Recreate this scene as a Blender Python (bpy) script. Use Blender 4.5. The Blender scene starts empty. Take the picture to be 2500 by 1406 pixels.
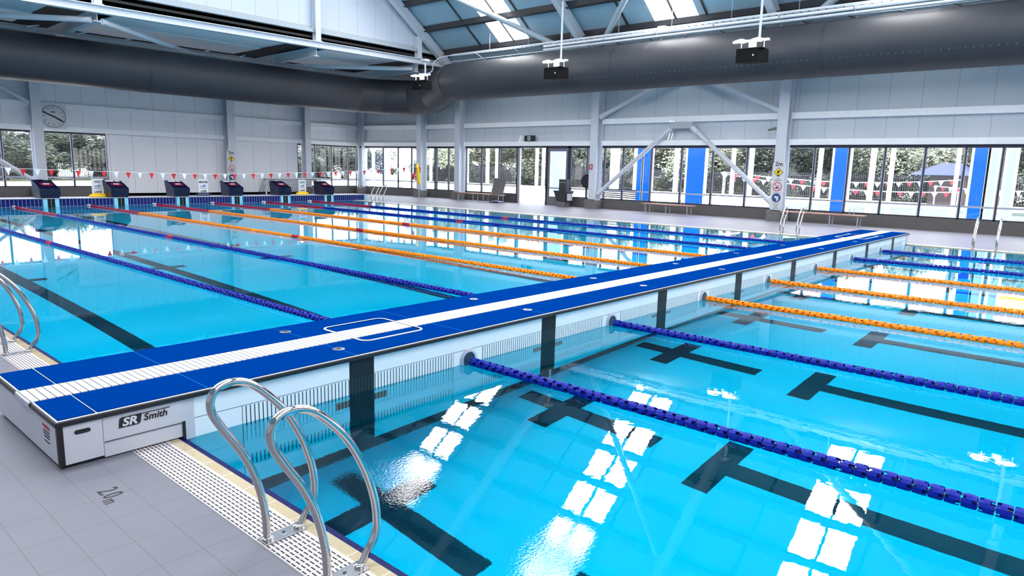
import bpy, bmesh, math, random
from mathutils import Vector, Matrix
random.seed(7)
S = bpy.context.scene
# ------------------------------------------------------------------ camera
CAM = Vector((-1.8876, -4.5895, 1.8642)); YAW, PITCH, ROLL, FPX = 0.8514, -0.1703, 0.0251, 1685.07
cd = bpy.data.cameras.new('camera'); cam = bpy.data.objects.new('camera', cd); S.collection.objects.link(cam)
_f = Vector((math.sin(YAW)*math.cos(PITCH), math.cos(YAW)*math.cos(PITCH), math.sin(PITCH)))
_r = Vector((math.cos(YAW), -math.sin(YAW), 0)); _u = _r.cross(_f)
_r2 = _r*math.cos(ROLL)+_u*math.sin(ROLL); _u2 = -_r*math.sin(ROLL)+_u*math.cos(ROLL)
cam.matrix_world = Matrix(((_r2.x, _u2.x, -_f.x, CAM.x), (_r2.y, _u2.y, -_f.y, CAM.y), (_r2.z, _u2.z, -_f.z, CAM.z), (0, 0, 0, 1)))
cd.sensor_width = 36; cd.lens = FPX/2500*36; cd.clip_end = 400; cd.clip_start = 0.05
S.camera = cam
# ------------------------------------------------------------------ world, sun, exposure
SKYLIGHT = 15.0
W = bpy.data.worlds.new('world'); S.world = W; W.use_nodes = True
wn = W.node_tree; bg = wn.nodes['Background']
sky = wn.nodes.new('ShaderNodeTexSky'); sky.sky_type = 'NISHITA'; sky.sun_disc = False
sky.sun_elevation = math.radians(52); sky.sun_rotation = math.radians(215)
mx = wn.nodes.new('ShaderNodeMix'); mx.data_type = 'RGBA'; mx.inputs[0].default_value = 0.65
mx.inputs[7].default_value = (9.0, 9.3, 9.8, 1)
wn.links.new(sky.outputs[0], mx.inputs[6]); wn.links.new(mx.outputs[2], bg.inputs[0])
bg.inputs[1].default_value = 0.55
sd = bpy.data.lights.new('sun', 'SUN'); sd.energy = 12.0; sd.angle = 0.01; sd.color = (1, .97, .9)
so = bpy.data.objects.new('sun', sd); S.collection.objects.link(so)
so.rotation_euler = (math.radians(25), 0, math.radians(-65))
S.view_settings.view_transform = 'Standard'; S.view_settings.look = 'None'
S.view_settings.exposure = 0.30; S.view_settings.gamma = 1.0; S.view_settings.use_curve_mapping = False
S.cycles.use_denoising = True; S.cycles.max_bounces = 20; S.cycles.transparent_max_bounces = 16
S.cycles.diffuse_bounces = 9; S.cycles.glossy_bounces = 8; S.cycles.transmission_bounces = 8
S.cycles.sample_clamp_indirect = 60.0; S.cycles.caustics_refractive = True; S.cycles.caustics_reflective = False
# ------------------------------------------------------------------ material helpers
MATS = {}
def srgb(r, g, b):
    f = lambda c: c/255/12.92 if c <= 10 else ((c/255+.055)/1.055)**2.4
    return (f(r), f(g), f(b), 1)
class NT:
    def __init__(s, name):
        s.m = bpy.data.materials.new(name); s.m.use_nodes = True; s.t = s.m.node_tree; s.t.nodes.clear()
        s.out = s.n('ShaderNodeOutputMaterial')
    def n(s, t, **k):
        x = s.t.nodes.new(t)
        for a, b in k.items(): setattr(x, a, b)
        return x
    def link(s, a, b): s.t.links.new(a, b)
    def put(s, sock, v):
        if isinstance(v, (int, float)): sock.default_value = v
        elif isinstance(v, tuple): sock.default_value = v
        else: s.link(v, sock)
    def math(s, op, a, b=0.0, c=None):
        x = s.n('ShaderNodeMath', operation=op); s.put(x.inputs[0], a); s.put(x.inputs[1], b)
        if c is not None: s.put(x.inputs[2], c)
        return x.outputs[0]
    def pos(s, obj=False):
        if obj: g = s.n('ShaderNodeTexCoord').outputs['Object']
        else: g = s.n('ShaderNodeNewGeometry').outputs['Position']
        x = s.n('ShaderNodeSeparateXYZ'); s.link(g, x.inputs[0]); return x.outputs[0], x.outputs[1], x.outputs[2], g
    def line(s, v, pitch, off, width):      # 1 on a line of the given width every pitch
        a = s.math('FRACT', s.math('DIVIDE', s.math('SUBTRACT', v, off-width/2), pitch))
        return s.math('LESS_THAN', a, width/pitch)
    def between(s, v, a, b):
        return s.math('MULTIPLY', s.math('GREATER_THAN', v, a), s.math('LESS_THAN', v, b))
    def mix(s, f, a, b):
        x = s.n('ShaderNodeMix', data_type='RGBA'); s.put(x.inputs[0], f); s.put(x.inputs[6], a); s.put(x.inputs[7], b); return x.outputs[2]
    def noise(s, scale, vec=None, detail=2.0):
        x = s.n('ShaderNodeTexNoise'); x.inputs['Scale'].default_value = scale; x.inputs['Detail'].default_value = detail
        if vec is not None: s.link(vec, x.inputs['Vector'])
        return x.outputs['Fac']
    def bump(s, h, strength=.3, dist=.01):
        x = s.n('ShaderNodeBump'); x.inputs['Strength'].default_value = strength; x.inputs['Distance'].default_value = dist
        s.link(h, x.inputs['Height']); return x.outputs[0]
    def bsdf(s, col, rough=.5, metal=0.0, normal=None, spec=.5):
        x = s.n('ShaderNodeBsdfPrincipled'); s.put(x.inputs['Base Color'], col); s.put(x.inputs['Roughness'], rough)
        x.inputs['Metallic'].default_value = metal; x.inputs['Specular IOR Level'].default_value = spec
        if normal is not None: s.link(normal, x.inputs['Normal'])
        s.link(x.outputs[0], s.out.inputs[0]); return x
def simple(name, col, rough=.5, metal=0.0, var=.06, scale=6.0, bump=0, spec=.5):
    n = NT(name); x, y, z, g = n.pos(True)
    nz = n.noise(scale, g)
    c2 = tuple(min(1, c*(1+var*3)) for c in col[:3])+(1,); c1 = tuple(c*(1-var*3) for c in col[:3])+(1,)
    nb = n.bump(n.noise(scale*8, g), bump, .01) if bump else None
    n.bsdf(n.mix(nz, c1, c2), rough, metal, nb, spec); MATS[name] = n.m; return n.m
def emis(name, col, st):
    n = NT(name); e = n.n('ShaderNodeEmission'); e.inputs[0].default_value = col; e.inputs[1].default_value = st
    n.link(e.outputs[0], n.out.inputs[0]); MATS[name] = n.m; return n.m
M = {}
M['white'] = simple('white_paint', (.54, .545, .60, 1), .45, var=.02)
M['steel_white'] = simple('white_steel_paint', (.62, .66, .72, 1), .4, var=.02)
M['girt'] = simple('girt_paint', (.90, .92, .96, 1), .4, var=.02)
M['steel_grey'] = simple('grey_steel_paint', (.42, .48, .53, 1), .4, var=.03)
M['black'] = simple('black_rubber', (.006, .006, .010, 1), .45)
M['speaker'] = simple('black_grille', (.004, .004, .005, 1), .8, spec=.2)
M['leafframe'] = simple('door_frame_grey', (.17, .175, .21, 1), .45)
M['deckfar'] = simple('far_deck_tiles', (.24, .222, .25, 1), .5, var=.05, scale=1.5)
M['dark'] = simple('dark_metal', (.02, .022, .028, 1), .45)
M['frame'] = simple('window_frame_metal', (.025, .03, .05, 1), .4)
M['frame_light'] = simple('aluminium', (.45, .47, .55, 1), .35, .3)
M['dadowall'] = simple('dado_paint', (.105, .100, .098, 1), .6, var=.04, scale=2)
M['plinth'] = simple('plinth_concrete', (.15, .145, .14, 1), .6)
M['duct'] = simple('duct_fabric', (.034, .036, .046, 1), .55, var=.05, scale=1.2)
M['purlin'] = simple('dark_purlin', (.045, .045, .05, 1), .35, .2)
M['chrome'] = simple('polished_steel', (.55, .53, .52, 1), .07, 1.0, var=.01)
M['brushed'] = simple('brushed_steel', (.5, .5, .52, 1), .3, 1.0)
M['wood'] = simple('bench_wood', (.38, .17, .10, 1), .45, scale=14)
M['grey'] = simple('grey_plastic', (.14, .14, .14, 1), .5)
M['greydark'] = simple('dark_grey_plastic', (.04, .04, .045, 1), .45)
M['navycover'] = simple('navy_vinyl', (.003, .005, .030, 1), .25, bump=.8, scale=5, spec=.4)
M['blue_f'] = simple('blue_float_plastic', (.0, .010, .27, 1), .45, var=.05, scale=20, spec=.2)
M['red_f'] = simple('red_float_plastic', (.40, .005, .04, 1), .45, var=.05, scale=20, spec=.2)
M['orange_f'] = simple('orange_float_plastic', (.95, .22, .0, 1), .45, var=.05, scale=20, spec=.2)
M['cable'] = simple('steel_cable', (.2, .2, .2, 1), .4, .8)
M['red'] = simple('red_cloth', (.55, .008, .02, 1), .6)
M['flagwhite'] = simple('white_cloth', (.75, .77, .8, 1), .6)
M['yellow'] = simple('yellow_foam', (.85, .52, .0, 1), .5)
M['navy'] = simple('navy_plastic', (.01, .015, .08, 1), .4)
M['board'] = simple('sign_board', (.62, .64, .68, 1), .5, var=.01)
M['ink'] = simple('ink', (.006, .006, .01, 1), .5)
M['inkblue'] = simple('blue_ink', (.01, .05, .22, 1), .5)
M['recess'] = simple('recess_blue', (.01, .03, .09, 1), .5)
M['inkred'] = simple('red_ink', (.55, .02, .04, 1), .5)
M['badge'] = simple('dark_red_print', (.16, .008, .03, 1), .3)
M['inkyellow'] = simple('yellow_ink', (.85, .62, .0, 1), .5)
M['bluepanel'] = simple('blue_panel', (.0, .07, .95, 1), .25, var=.03)
M['bluepale'] = simple('pale_blue_panel', (.28, .40, .95, 1), .25, var=.03)
M['whitepost'] = simple('white_post', (.85, .85, .88, 1), .5, var=.01)
M['bark'] = simple('bark', (.16, .14, .13, 1), .9, var=.2, scale=5)
M['roofblue'] = simple('blue_roof', (.02, .03, .16, 1), .6)
M['brick'] = simple('brown_wall', (.045, .022, .022, 1), .8)
M['fence'] = simple('fence_steel', (.03, .03, .045, 1), .5)
M['yellowshade'] = simple('yellow_shade_cloth', (.9, .75, .0, 1), .6)
M['carwhite'] = simple('car_paint', (.6, .62, .66, 1), .2)
M['glassdark'] = simple('dark_glass', (.02, .03, .04, 1), .1)
M['lamp'] = emis('lamp_glow', (1, .98, .97, 1), 28)
M['skylight'] = emis('skylight_daylight', (1, 1, 1, 1), SKYLIGHT)
def leafmat(name, a, b):
    n = NT(name); x, y, z, g = n.pos(False)
    r = n.n('ShaderNodeTexWhiteNoise'); v = n.n('ShaderNodeVectorMath', operation='SNAP'); n.link(g, v.inputs[0]); v.inputs[1].default_value = (.4, .4, .4)
    n.link(v.outputs[0], r.inputs[0]); c = n.mix(r.outputs[0], a, b)
    d = n.n('ShaderNodeBsdfDiffuse'); t = n.n('ShaderNodeBsdfTranslucent'); n.link(c, d.inputs[0]); n.link(c, t.inputs[0])
    m = n.n('ShaderNodeMixShader'); m.inputs[0].default_value = .4; n.link(d.outputs[0], m.inputs[1]); n.link(t.outputs[0], m.inputs[2]); n.link(m.outputs[0], n.out.inputs[0]); return n.m
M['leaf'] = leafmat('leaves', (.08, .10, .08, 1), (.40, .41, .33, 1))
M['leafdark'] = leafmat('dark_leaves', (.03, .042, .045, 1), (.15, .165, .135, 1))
# thin window glass
n = NT('window_glass'); t = n.n('ShaderNodeBsdfTransparent'); t.inputs[0].default_value = (.93, .95, .97, 1)
g = n.n('ShaderNodeBsdfGlossy'); g.inputs['Roughness'].default_value = .02
m = n.n('ShaderNodeMixShader'); m.inputs[0].default_value = .05
n.link(t.outputs[0], m.inputs[1]); n.link(g.outputs[0], m.inputs[2]); n.link(m.outputs[0], n.out.inputs[0]); M['glass'] = n.m
# water: refracting surface with Fresnel reflection and gentle ripples
n = NT('pool_water'); x, y, z, g = n.pos()
def patch(cx, cy, rx, ry):
    a = n.math('DIVIDE', n.math('SUBTRACT', x, cx), rx); b = n.math('DIVIDE', n.math('SUBTRACT', y, cy), ry)
    d = n.math('ADD', n.math('MULTIPLY', a, a), n.math('MULTIPLY', b, b))
    return n.math('POWER', 2.718, n.math('MULTIPLY', d, -1.0))
amp = n.math('ADD', n.math('MULTIPLY', patch(.52, -1.35, .28, .38), .62), n.math('MULTIPLY', patch(.55, -2.62, .30, .35), .24))
amp = n.math('ADD', amp, n.math('MULTIPLY', patch(1.5, -1.1, .5, .5), .02))
h1 = n.noise(58, g, 2); h2 = n.noise(1.6, g, 1.5)
hh = n.math('ADD', n.math('MULTIPLY', n.math('MULTIPLY', h1, amp), .0017), n.math('MULTIPLY', h2, .0005))
hh = n.math('ADD', hh, n.math('MULTIPLY', n.noise(13, g, 1), .00016))
nb = n.n('ShaderNodeBump'); nb.inputs['Strength'].default_value = 1.0; nb.inputs['Distance'].default_value = 1.0; n.link(hh, nb.inputs['Height'])
rf = n.n('ShaderNodeBsdfRefraction'); rf.inputs['Color'].default_value = (.01, .84, 1.0, 1); rf.inputs['Roughness'].default_value = 0; rf.inputs['IOR'].default_value = 1.33
gl = n.n('ShaderNodeBsdfGlossy'); gl.inputs['Roughness'].default_value = 0.0; gl.inputs['Color'].default_value = (1, 1, 1, 1)
fr = n.n('ShaderNodeFresnel'); fr.inputs['IOR'].default_value = 1.33
for q in (rf, gl, fr): n.link(nb.outputs[0], q.inputs['Normal'])
mm = n.n('ShaderNodeMixShader'); n.link(fr.outputs[0], mm.inputs[0]); n.link(rf.outputs[0], mm.inputs[1]); n.link(gl.outputs[0], mm.inputs[2]); n.link(mm.outputs[0], n.out.inputs[0])
M['water'] = n.m
# deck tiles
n = NT('deck_tiles'); x, y, z, g = n.pos()
tl = n.math('MAXIMUM', n.line(x, .2, -.54, .003), n.line(y, .3, -.87, .003))
near = n.math('GREATER_THAN', x, -.54)
tl = n.math('MAXIMUM', tl, n.math('MULTIPLY', near, n.line(y, .15, -.87, .0025)))
c = n.mix(n.noise(2.2, g), (.150, .155, .195, 1), (.185, .188, .232, 1))
c = n.mix(n.math('MULTIPLY', n.noise(420, g), .35), c, (.14, .135, .148, 1))
c = n.mix(tl, c, (.10, .095, .10, 1)); n.bsdf(c, .42, spec=.4); M['deck'] = n.m
# overflow grating
n = NT('overflow_grating'); x, y, z, g = n.pos()
s1 = n.line(x, .0235, -.318, .0085); s2 = n.math('SUBTRACT', 1.0, n.line(y, .045, .01, .010))
msk = n.math('MULTIPLY', n.math('MULTIPLY', s1, s2), n.math('MULTIPLY', n.math('GREATER_THAN', x, -.323), n.math('LESS_THAN', x, -.118)))
n.bsdf(n.mix(msk, (.56, .52, .54, 1), (.012, .010, .012, 1)), .45); M['grating'] = n.m
n = NT('coping_tiles'); x, y, z, g = n.pos()
c = n.mix(n.noise(60, g), (.40, .33, .20, 1), (.52, .44, .30, 1)); c = n.mix(n.line(y, .25, -.02, .006), c, (.62, .60, .56, 1))
n.bsdf(c, .13); M['coping'] = n.m
n = NT('navy_edge_tiles'); x, y, z, g = n.pos()
n.bsdf(n.mix(n.line(y, .125, 0, .004), (.002, .006, .08, 1), (.02, .04, .14, 1)), .5, spec=.15); M['navyedge'] = n.m
n = NT('far_wall_tiles'); x, y, z, g = n.pos()
ln = n.math('MAXIMUM', n.line(x, .131, .02, .010), n.line(z, .30, 0.0, .012))
navy = n.mix(ln, (.004, .010, .10, 1), (.30, .40, .62, 1))
lx = n.math('ABSOLUTE', n.math('SUBTRACT', n.math('MODULO', n.math('ADD', x, 10-.22), 2.5), 1.25))
pale = n.math('LESS_THAN', lx, .27); blk = n.math('MULTIPLY', n.math('LESS_THAN', lx, .125), n.math('GREATER_THAN', z, -.5))
cen = n.math('LESS_THAN', lx, .006)
c = n.mix(n.math('GREATER_THAN', z, -.35), (.35, .62, .75, 1), navy)
c = n.mix(pale, c, (.22, .58, .72, 1)); c = n.mix(blk, c, (.006, .012, .015, 1)); c = n.mix(cen, c, (.3, .4, .4, 1))
n.bsdf(c, .35, spec=.15); M['farwall'] = n.m
n = NT('pool_tiles'); x, y, z, g = n.pos()
gr = n.math('MAXIMUM', n.line(x, .25, 0, .006), n.math('MAXIMUM', n.line(y, .25, 0, .006), n.line(z, .25, 0, .006)))
c = n.mix(n.math('MULTIPLY', gr, .12), (.30, .86, .98, 1), (.3, .6, .75, 1)); n.bsdf(c, .5); M['pooltile'] = n.m
M['lanemark'] = simple('lane_marking_tiles', (.004, .012, .03, 1), .5)
# bulkhead cladding: white panels, slotted grille rows, black lane stripes with cross arms
n = NT('bulkhead_cladding'); x, y, z, g = n.pos()
lx = n.math('ABSOLUTE', n.math('SUBTRACT', n.math('MODULO', n.math('ADD', x, 10-.22), 2.5), 1.25))
hx = n.math('ABSOLUTE', n.math('SUBTRACT', n.math('MODULO', n.math('ADD', x, 10-.22+1.25), 2.5), 1.25))
onpool = n.math('GREATER_THAN', x, .07); nohole = n.math('GREATER_THAN', hx, .20)
slot = n.line(x, .033, .02, .0085)
rows = n.math('MAXIMUM', n.between(z, -.065, .128), n.between(z, -.80, -.62))
slot = n.math('MULTIPLY', n.math('MULTIPLY', slot, rows), n.math('MULTIPLY', onpool, nohole))
slot = n.math('MULTIPLY', slot, n.math('LESS_THAN', n.math('ABSOLUTE', n.math('SUBTRACT', z, .108)), 2))
edge = n.math('MULTIPLY', n.between(z, .133, .138), onpool)
edge2 = n.math('MULTIPLY', n.math('LESS_THAN', n.math('ABSOLUTE', n.math('SUBTRACT', hx, .20)), .003), n.math('LESS_THAN', z, .133))
stripe = n.math('MULTIPLY', n.math('LESS_THAN', lx, .125), n.math('GREATER_THAN', x, .5))
arm = n.math('MULTIPLY', n.math('MULTIPLY', n.math('LESS_THAN', lx, .26), n.between(z, -.29, -.13)), n.math('GREATER_THAN', x, .5))
c = n.mix(n.noise(3, g), (.72, .79, .84, 1), (.82, .87, .91, 1))
c = n.mix(n.math('MAXIMUM', edge, n.math('MULTIPLY', edge2, onpool)), c, (.12, .14, .16, 1))
c = n.mix(n.math('MAXIMUM', stripe, arm), c, (.010, .016, .022, 1))
c = n.mix(slot, c, (.02, .05, .065, 1)); c = n.mix(n.between(z, -1.2495, -1.12), c, (.003, .008, .02, 1)); n.bsdf(c, .5, spec=.2); M['cladding'] = n.m
# blue anti-slip mats and white centre grate
n = NT('blue_mat'); x, y, z, g = n.pos()
a = n.math('SINE', n.math('MULTIPLY', x, 520.0)); b = n.math('SINE', n.math('MULTIPLY', y, 420.0)); ab = n.math('MULTIPLY', a, b)
c = n.mix(n.math('MULTIPLY_ADD', ab, .35, .5), (.0, .018, .125, 1), (.0, .042, .26, 1))
c = n.mix(n.line(x, 1.2375, .175, .006), c, (.02, .12, .42, 1))
n.bsdf(c, .6, normal=n.bump(ab, .25, .003), spec=0.0); M['bluemat'] = n.m
n = NT('white_grate'); x, y, z, g = n.pos()
c = n.mix(n.line(x, .047, .01, .007), (.66, .66, .72, 1), (.06, .07, .09, 1)); n.bsdf(c, .4); M['whitegrate'] = n.m
# wall panels with vertical joints
def panelwall(name, ax, pitch, off, col):
    n = NT(name); x, y, z, g = n.pos(); v = (x, y)[ax]
    c = n.mix(n.noise(.6, g), tuple(k*.93 for k in col)+(1,), tuple(k*1.05 for k in col)+(1,))
    c = n.mix(n.line(v, pitch, off, .022), c, tuple(k*.66 for k in col)+(1,)); n.bsdf(c, .5, spec=.35); return n.m
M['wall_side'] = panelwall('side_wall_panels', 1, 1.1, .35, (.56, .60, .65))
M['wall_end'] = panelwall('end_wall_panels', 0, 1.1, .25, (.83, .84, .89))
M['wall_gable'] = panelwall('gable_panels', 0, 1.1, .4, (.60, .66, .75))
M['roofsheet'] = panelwall('roof_sheet', 1, 2.24, .65, (.36, .51, .60))  # blue cast of light reflected off the pool is put into the sheet colour
M['lowdark'] = simple('dark_soffit', (.018, .02, .022, 1), .7)
M['soffit'] = simple('soffit_panel', (.86, .90, .95, 1), .5, var=.02)
n = NT('outdoor_paving'); x, y, z, g = n.pos()
n.bsdf(n.mix(n.noise(.5, g), (.78, .77, .70, 1), (.85, .84, .80, 1)), .8); M['paving'] = n.m
M['grass'] = simple('lawn', (.62, .64, .42, 1), .9, var=.1, scale=1.5)
M['pooloutside'] = simple('outdoor_pool_water', (.45, .75, .85, 1), .3)
# ------------------------------------------------------------------ mesh builder
class MB:
    def __init__(s): s.v = []; s.f = []; s.mi = []; s.cur = 0
    def add(s, vs, fs):
        b = len(s.v); s.v += [tuple(v) for v in vs]; s.f += [tuple(i+b for i in f) for f in fs]; s.mi += [s.cur]*len(fs); return s
    def box(s, x0, x1, y0, y1, z0, z1):
        vs = [(x, y, z) for z in (z0, z1) for y in (y0, y1) for x in (x0, x1)]
        return s.add(vs, [(0, 2, 3, 1), (4, 5, 7, 6), (0, 1, 5, 4), (2, 6, 7, 3), (0, 4, 6, 2), (1, 3, 7, 5)])
    def rbox(s, x0, x1, y0, y1, z0, z1, r, n=3):      # vertical edges rounded
        pts = []
        for cx, cy, a0 in ((x1-r, y1-r, 0), (x0+r, y1-r, 90), (x0+r, y0+r, 180), (x1-r, y0+r, 270)):
            for i in range(n+1):
                a = math.radians(a0+90*i/n); pts.append((cx+r*math.cos(a), cy+r*math.sin(a)))
        return s.prism(pts, z0, z1)
    def prism(s, pts, z0, z1, ax='z'):
        mk = {'z': lambda p, h: (p[0], p[1], h), 'x': lambda p, h: (h, p[0], p[1]), 'y': lambda p, h: (p[0], h, p[1])}[ax]
        k = len(pts); vs = [mk(p, z0) for p in pts]+[mk(p, z1) for p in pts]
        fs = [tuple(range(k))[::-1], tuple(range(k, 2*k))]+[(i, (i+1) % k, (i+1) % k+k, i+k) for i in range(k)]
        return s.add(vs, fs)
    def tube(s, pts, r, n=10, cap=True, closed=False):
        P = [Vector(p) for p in pts]; k = len(P); rs = r if isinstance(r, (list, tuple)) else [r]*k
        T = []
        for i in range(k):
            a = P[(i-1) % k] if (i > 0 or closed) else P[i]; b = P[(i+1) % k] if (i < k-1 or closed) else P[i]
            T.append((b-a).normalized())
        up = Vector((0, 0, 1)) if abs(T[0].z) < .9 else Vector((0, 1, 0))
        nn = (up-T[0]*up.dot(T[0])).normalized(); rings = []
        for i in range(k):
            nn = (nn-T[i]*nn.dot(T[i])).normalized(); bb = T[i].cross(nn)
            rings.append([P[i]+(nn*math.cos(2*math.pi*j/n)+bb*math.sin(2*math.pi*j/n))*rs[i] for j in range(n)])
        vs = [v for q in rings for v in q]; fs = []
        for i in range(k if closed else k-1):
            for j in range(n):
                a = i*n+j; b = i*n+(j+1) % n; c = ((i+1) % k)*n+(j+1) % n; d = ((i+1) % k)*n+j; fs.append((a, b, c, d))
        if cap and not closed: fs += [tuple(range(n))[::-1], tuple(range((k-1)*n, k*n))]
        return s.add(vs, fs)
    def lathe(s, prof, c, n=20, ax='z'):               # prof: (radius, height)
        vs = []; fs = []; k = len(prof)
        for r, h in prof:
            for j in range(n):
                a = 2*math.pi*j/n; p, q = r*math.cos(a), r*math.sin(a)
                vs.append({'z': (c[0]+p, c[1]+q, c[2]+h), 'y': (c[0]+p, c[1]+h, c[2]+q), 'x': (c[0]+h, c[1]+p, c[2]+q)}[ax])
        for i in range(k-1):
            for j in range(n): fs.append((i*n+j, i*n+(j+1) % n, (i+1)*n+(j+1) % n, (i+1)*n+j))
        fs += [tuple(range(n))[::-1], tuple(range((k-1)*n, k*n))]
        return s.add(vs, fs)
    def build(s, name, mats, parent=None, smooth=False, bevel=0, fix=True, local=False):
        me = bpy.data.meshes.new(name)
        o = (Vector((0, 0, 0)) if parent is None or local else worldloc(parent))
        me.from_pydata([(v[0]-o.x, v[1]-o.y, v[2]-o.z) for v in s.v], [], s.f)
        mats = mats if isinstance(mats, (list, tuple)) else [mats]
        for m_ in mats: me.materials.append(m_)
        for i, p in enumerate(me.polygons): p.material_index = s.mi[i]
        if fix:
            bm = bmesh.new(); bm.from_mesh(me); bmesh.ops.recalc_face_normals(bm, faces=bm.faces); bm.to_mesh(me); bm.free()
        if smooth:
            for p in me.polygons: p.use_smooth = True
            me.set_sharp_from_angle(angle=math.radians(40))
        ob = bpy.data.objects.new(name, me); S.collection.objects.link(ob)
        if parent is not None: ob.parent = parent
        if bevel:
            b = ob.modifiers.new('bevel', 'BEVEL'); b.width = bevel; b.segments = 2; b.limit_method = 'ANGLE'
        return ob
def worldloc(o):
    v = Vector((0, 0, 0))
    while o is not None: v += o.location; o = o.parent
    return v
def tag(o, label=None, cat=None, group=None, kind=None):
    if label: o['label'] = label
    if cat: o['category'] = cat
    if group: o['group'] = group
    if kind: o['kind'] = kind
    return o
def thing(name, label, cat, loc=(0, 0, 0), rz=0, group=None):
    o = bpy.data.objects.new(name, None); S.collection.objects.link(o); o.location = loc; o.rotation_euler = (0, 0, rz); o.empty_display_size = .1
    return tag(o, label, cat, group)
def struct(name, mb, mats, **k): return tag(mb.build(name, mats, **k), kind='structure')
def copytree(o, parent=None):
    c = o.copy(); S.collection.objects.link(c)
    if parent is not None: c.parent = parent
    for ch in list(o.children): copytree(ch, c)
    return c
def text(name, body, mat, size, origin, right, up, parent, depth=.0015, align='CENTER', shear=0, bold=0, sx=1.0, local=False):
    cu = bpy.data.curves.new(name, 'FONT'); cu.body = body; cu.size = size; cu.align_x = align; cu.align_y = 'CENTER'; cu.shear = shear
    cu.extrude = depth; cu.offset = bold; cu.resolution_u = 3
    to = bpy.data.objects.new('tmp', cu); S.collection.objects.link(to)
    dg = bpy.context.evaluated_depsgraph_get(); dg.update(); me = bpy.data.meshes.new_from_object(to.evaluated_get(dg))
    bpy.data.objects.remove(to); bpy.data.curves.remove(cu)
    r = Vector(right).normalized(); u = Vector(up).normalized(); nn = r.cross(u)
    o = Vector(origin)-(Vector((0, 0, 0)) if (parent is None or local) else worldloc(parent))
    me.transform(Matrix(((r.x*sx, u.x, nn.x, o.x), (r.y*sx, u.y, nn.y, o.y), (r.z*sx, u.z, nn.z, o.z), (0, 0, 0, 1))))
    me.materials.clear(); me.materials.append(mat); me.name = name
    ob = bpy.data.objects.new(name, me); S.collection.objects.link(ob)
    if parent is not None: ob.parent = parent
    return ob
E0 = .22; LN = [E0+1.25+2.5*k for k in range(8)]; RP = [E0+2.5*(k+1) for k in range(7)]
PW, PL, XW, YW, ZD = 20.46, 26.5, 27.45, 34.1, .02
# ------------------------------------------------------------------ floor, pool, water
b = MB(); b.box(-9, -.33, -26, 36, -.3, ZD); struct('floor', b, M['deck'])
b = MB(); b.box(PW+.3, 29.0, -26, 36, -.3, ZD); b.box(-.33, PW+.3, PL+.9, 36, -.3, ZD); struct('floor_far_side', b, M['deckfar'])
b = MB()
b.box(-.02, PW, -24, PL, -2.15, -2.0); b.box(-.33, -.02, -24.3, PL, -2.15, -.071); b.box(-.33, -.04, -24.3, PL, -.071, -.031); b.box(PW, PW+.3, -24.3, PL, -2.15, 0); b.box(-.02, PW, -24.3, -24, -2.15, ZD)
pool = thing('swimming_pool', 'indoor lap pool basin with pale tiles and black lane lines under blue water', 'swimming pool', (10, 0, -2.15))
b.build('basin', M['pooltile'], pool)
b = MB(); b.box(-.0199, PW, PL, PL+.3, -2.15, .0); b.build('end_wall_tiling', M['farwall'], pool)
b = MB(); b.box(-.038, 0, -24, PL, -.07, ZD-.004); b.build('edge_tiles', M['navyedge'], pool)
b = MB(); b.box(-.105, -.038, -24, PL, -.03, ZD-.001); b.box(PW, PW+.10, -24, PL, -.03, ZD); b.build('coping', M['coping'], pool)
b = MB(); b.box(PW+.10, PW+.3, -24, PL, -.03, ZD+.001); b.build('far_gutter_grating', M['soffit'], pool)
def mark(b, x0, x1, y0, y1): b.add([(x0, y0, -1.995), (x1, y0, -1.995), (x1, y1, -1.995), (x0, y1, -1.995)], [(0, 1, 2, 3)])
for x in LN:
    b = MB()
    mark(b, x-.125, x+.125, -1.42, 0.3); mark(b, x-.5, x-.125, -.40, -.15); mark(b, x+.125, x+.5, -.40, -.15)
    mark(b, x-.5, x+.5, -2.20, -1.95); mark(b, x-.125, x+.125, -22, -2.20)
    mark(b, x-.125, x+.125, 1.6, 24.5); mark(b, x-.5, x+.5, 24.5, 24.75)
    for yy in (9.9, 12.4):
        mark(b, x-.4, x-.125, yy, yy+.25); mark(b, x+.125, x+.4, yy, yy+.25)
    b.build('lane_line', M['lanemark'], pool, fix=False)
b = MB(); b.add([(-.034, -24, 0), (PW, -24, 0), (PW, PL, 0), (-.034, PL, 0)], [(0, 1, 2, 3)])
w = b.build('pool_water', M['water'], fix=False); tag(w, 'clear blue water filling the indoor lap pool', 'water', kind='stuff')
b = MB(); b.box(-.33, -.105, -24, PL, -.05, ZD-.0005); g = b.build('overflow_grating', M['grating'])
tag(g, 'white slotted overflow grating along the near pool edge', 'drain grating')
# depth marking on the deck
d = thing('depth_marking', 'black 2.0m depth marking on grey deck tiles beside the bulkhead', 'depth marking', (-.65, -.56, ZD))
text('lettering', '2.0', M['ink'], .15, (-.640, -.535, ZD+.001), (0, -1, 0), (1, 0, 0), d, .0004, sx=.72)
text('unit_lettering', 'm', M['ink'], .11, (-.672, -.640, ZD+.001), (0, -1, 0), (1, 0, 0), d, .0004, sx=.75)
# end platform carrying the starting blocks
b = MB(); b.box(-.33, 21.35, PL, PL+1.1, 0.0, .30); pf = struct('trim_1', b, M['farwall'])
b = MB(); b.box(-.35, 21.37, PL-.02, PL+1.12, .300, .315); struct('trim_2', b, M['white'])
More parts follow.
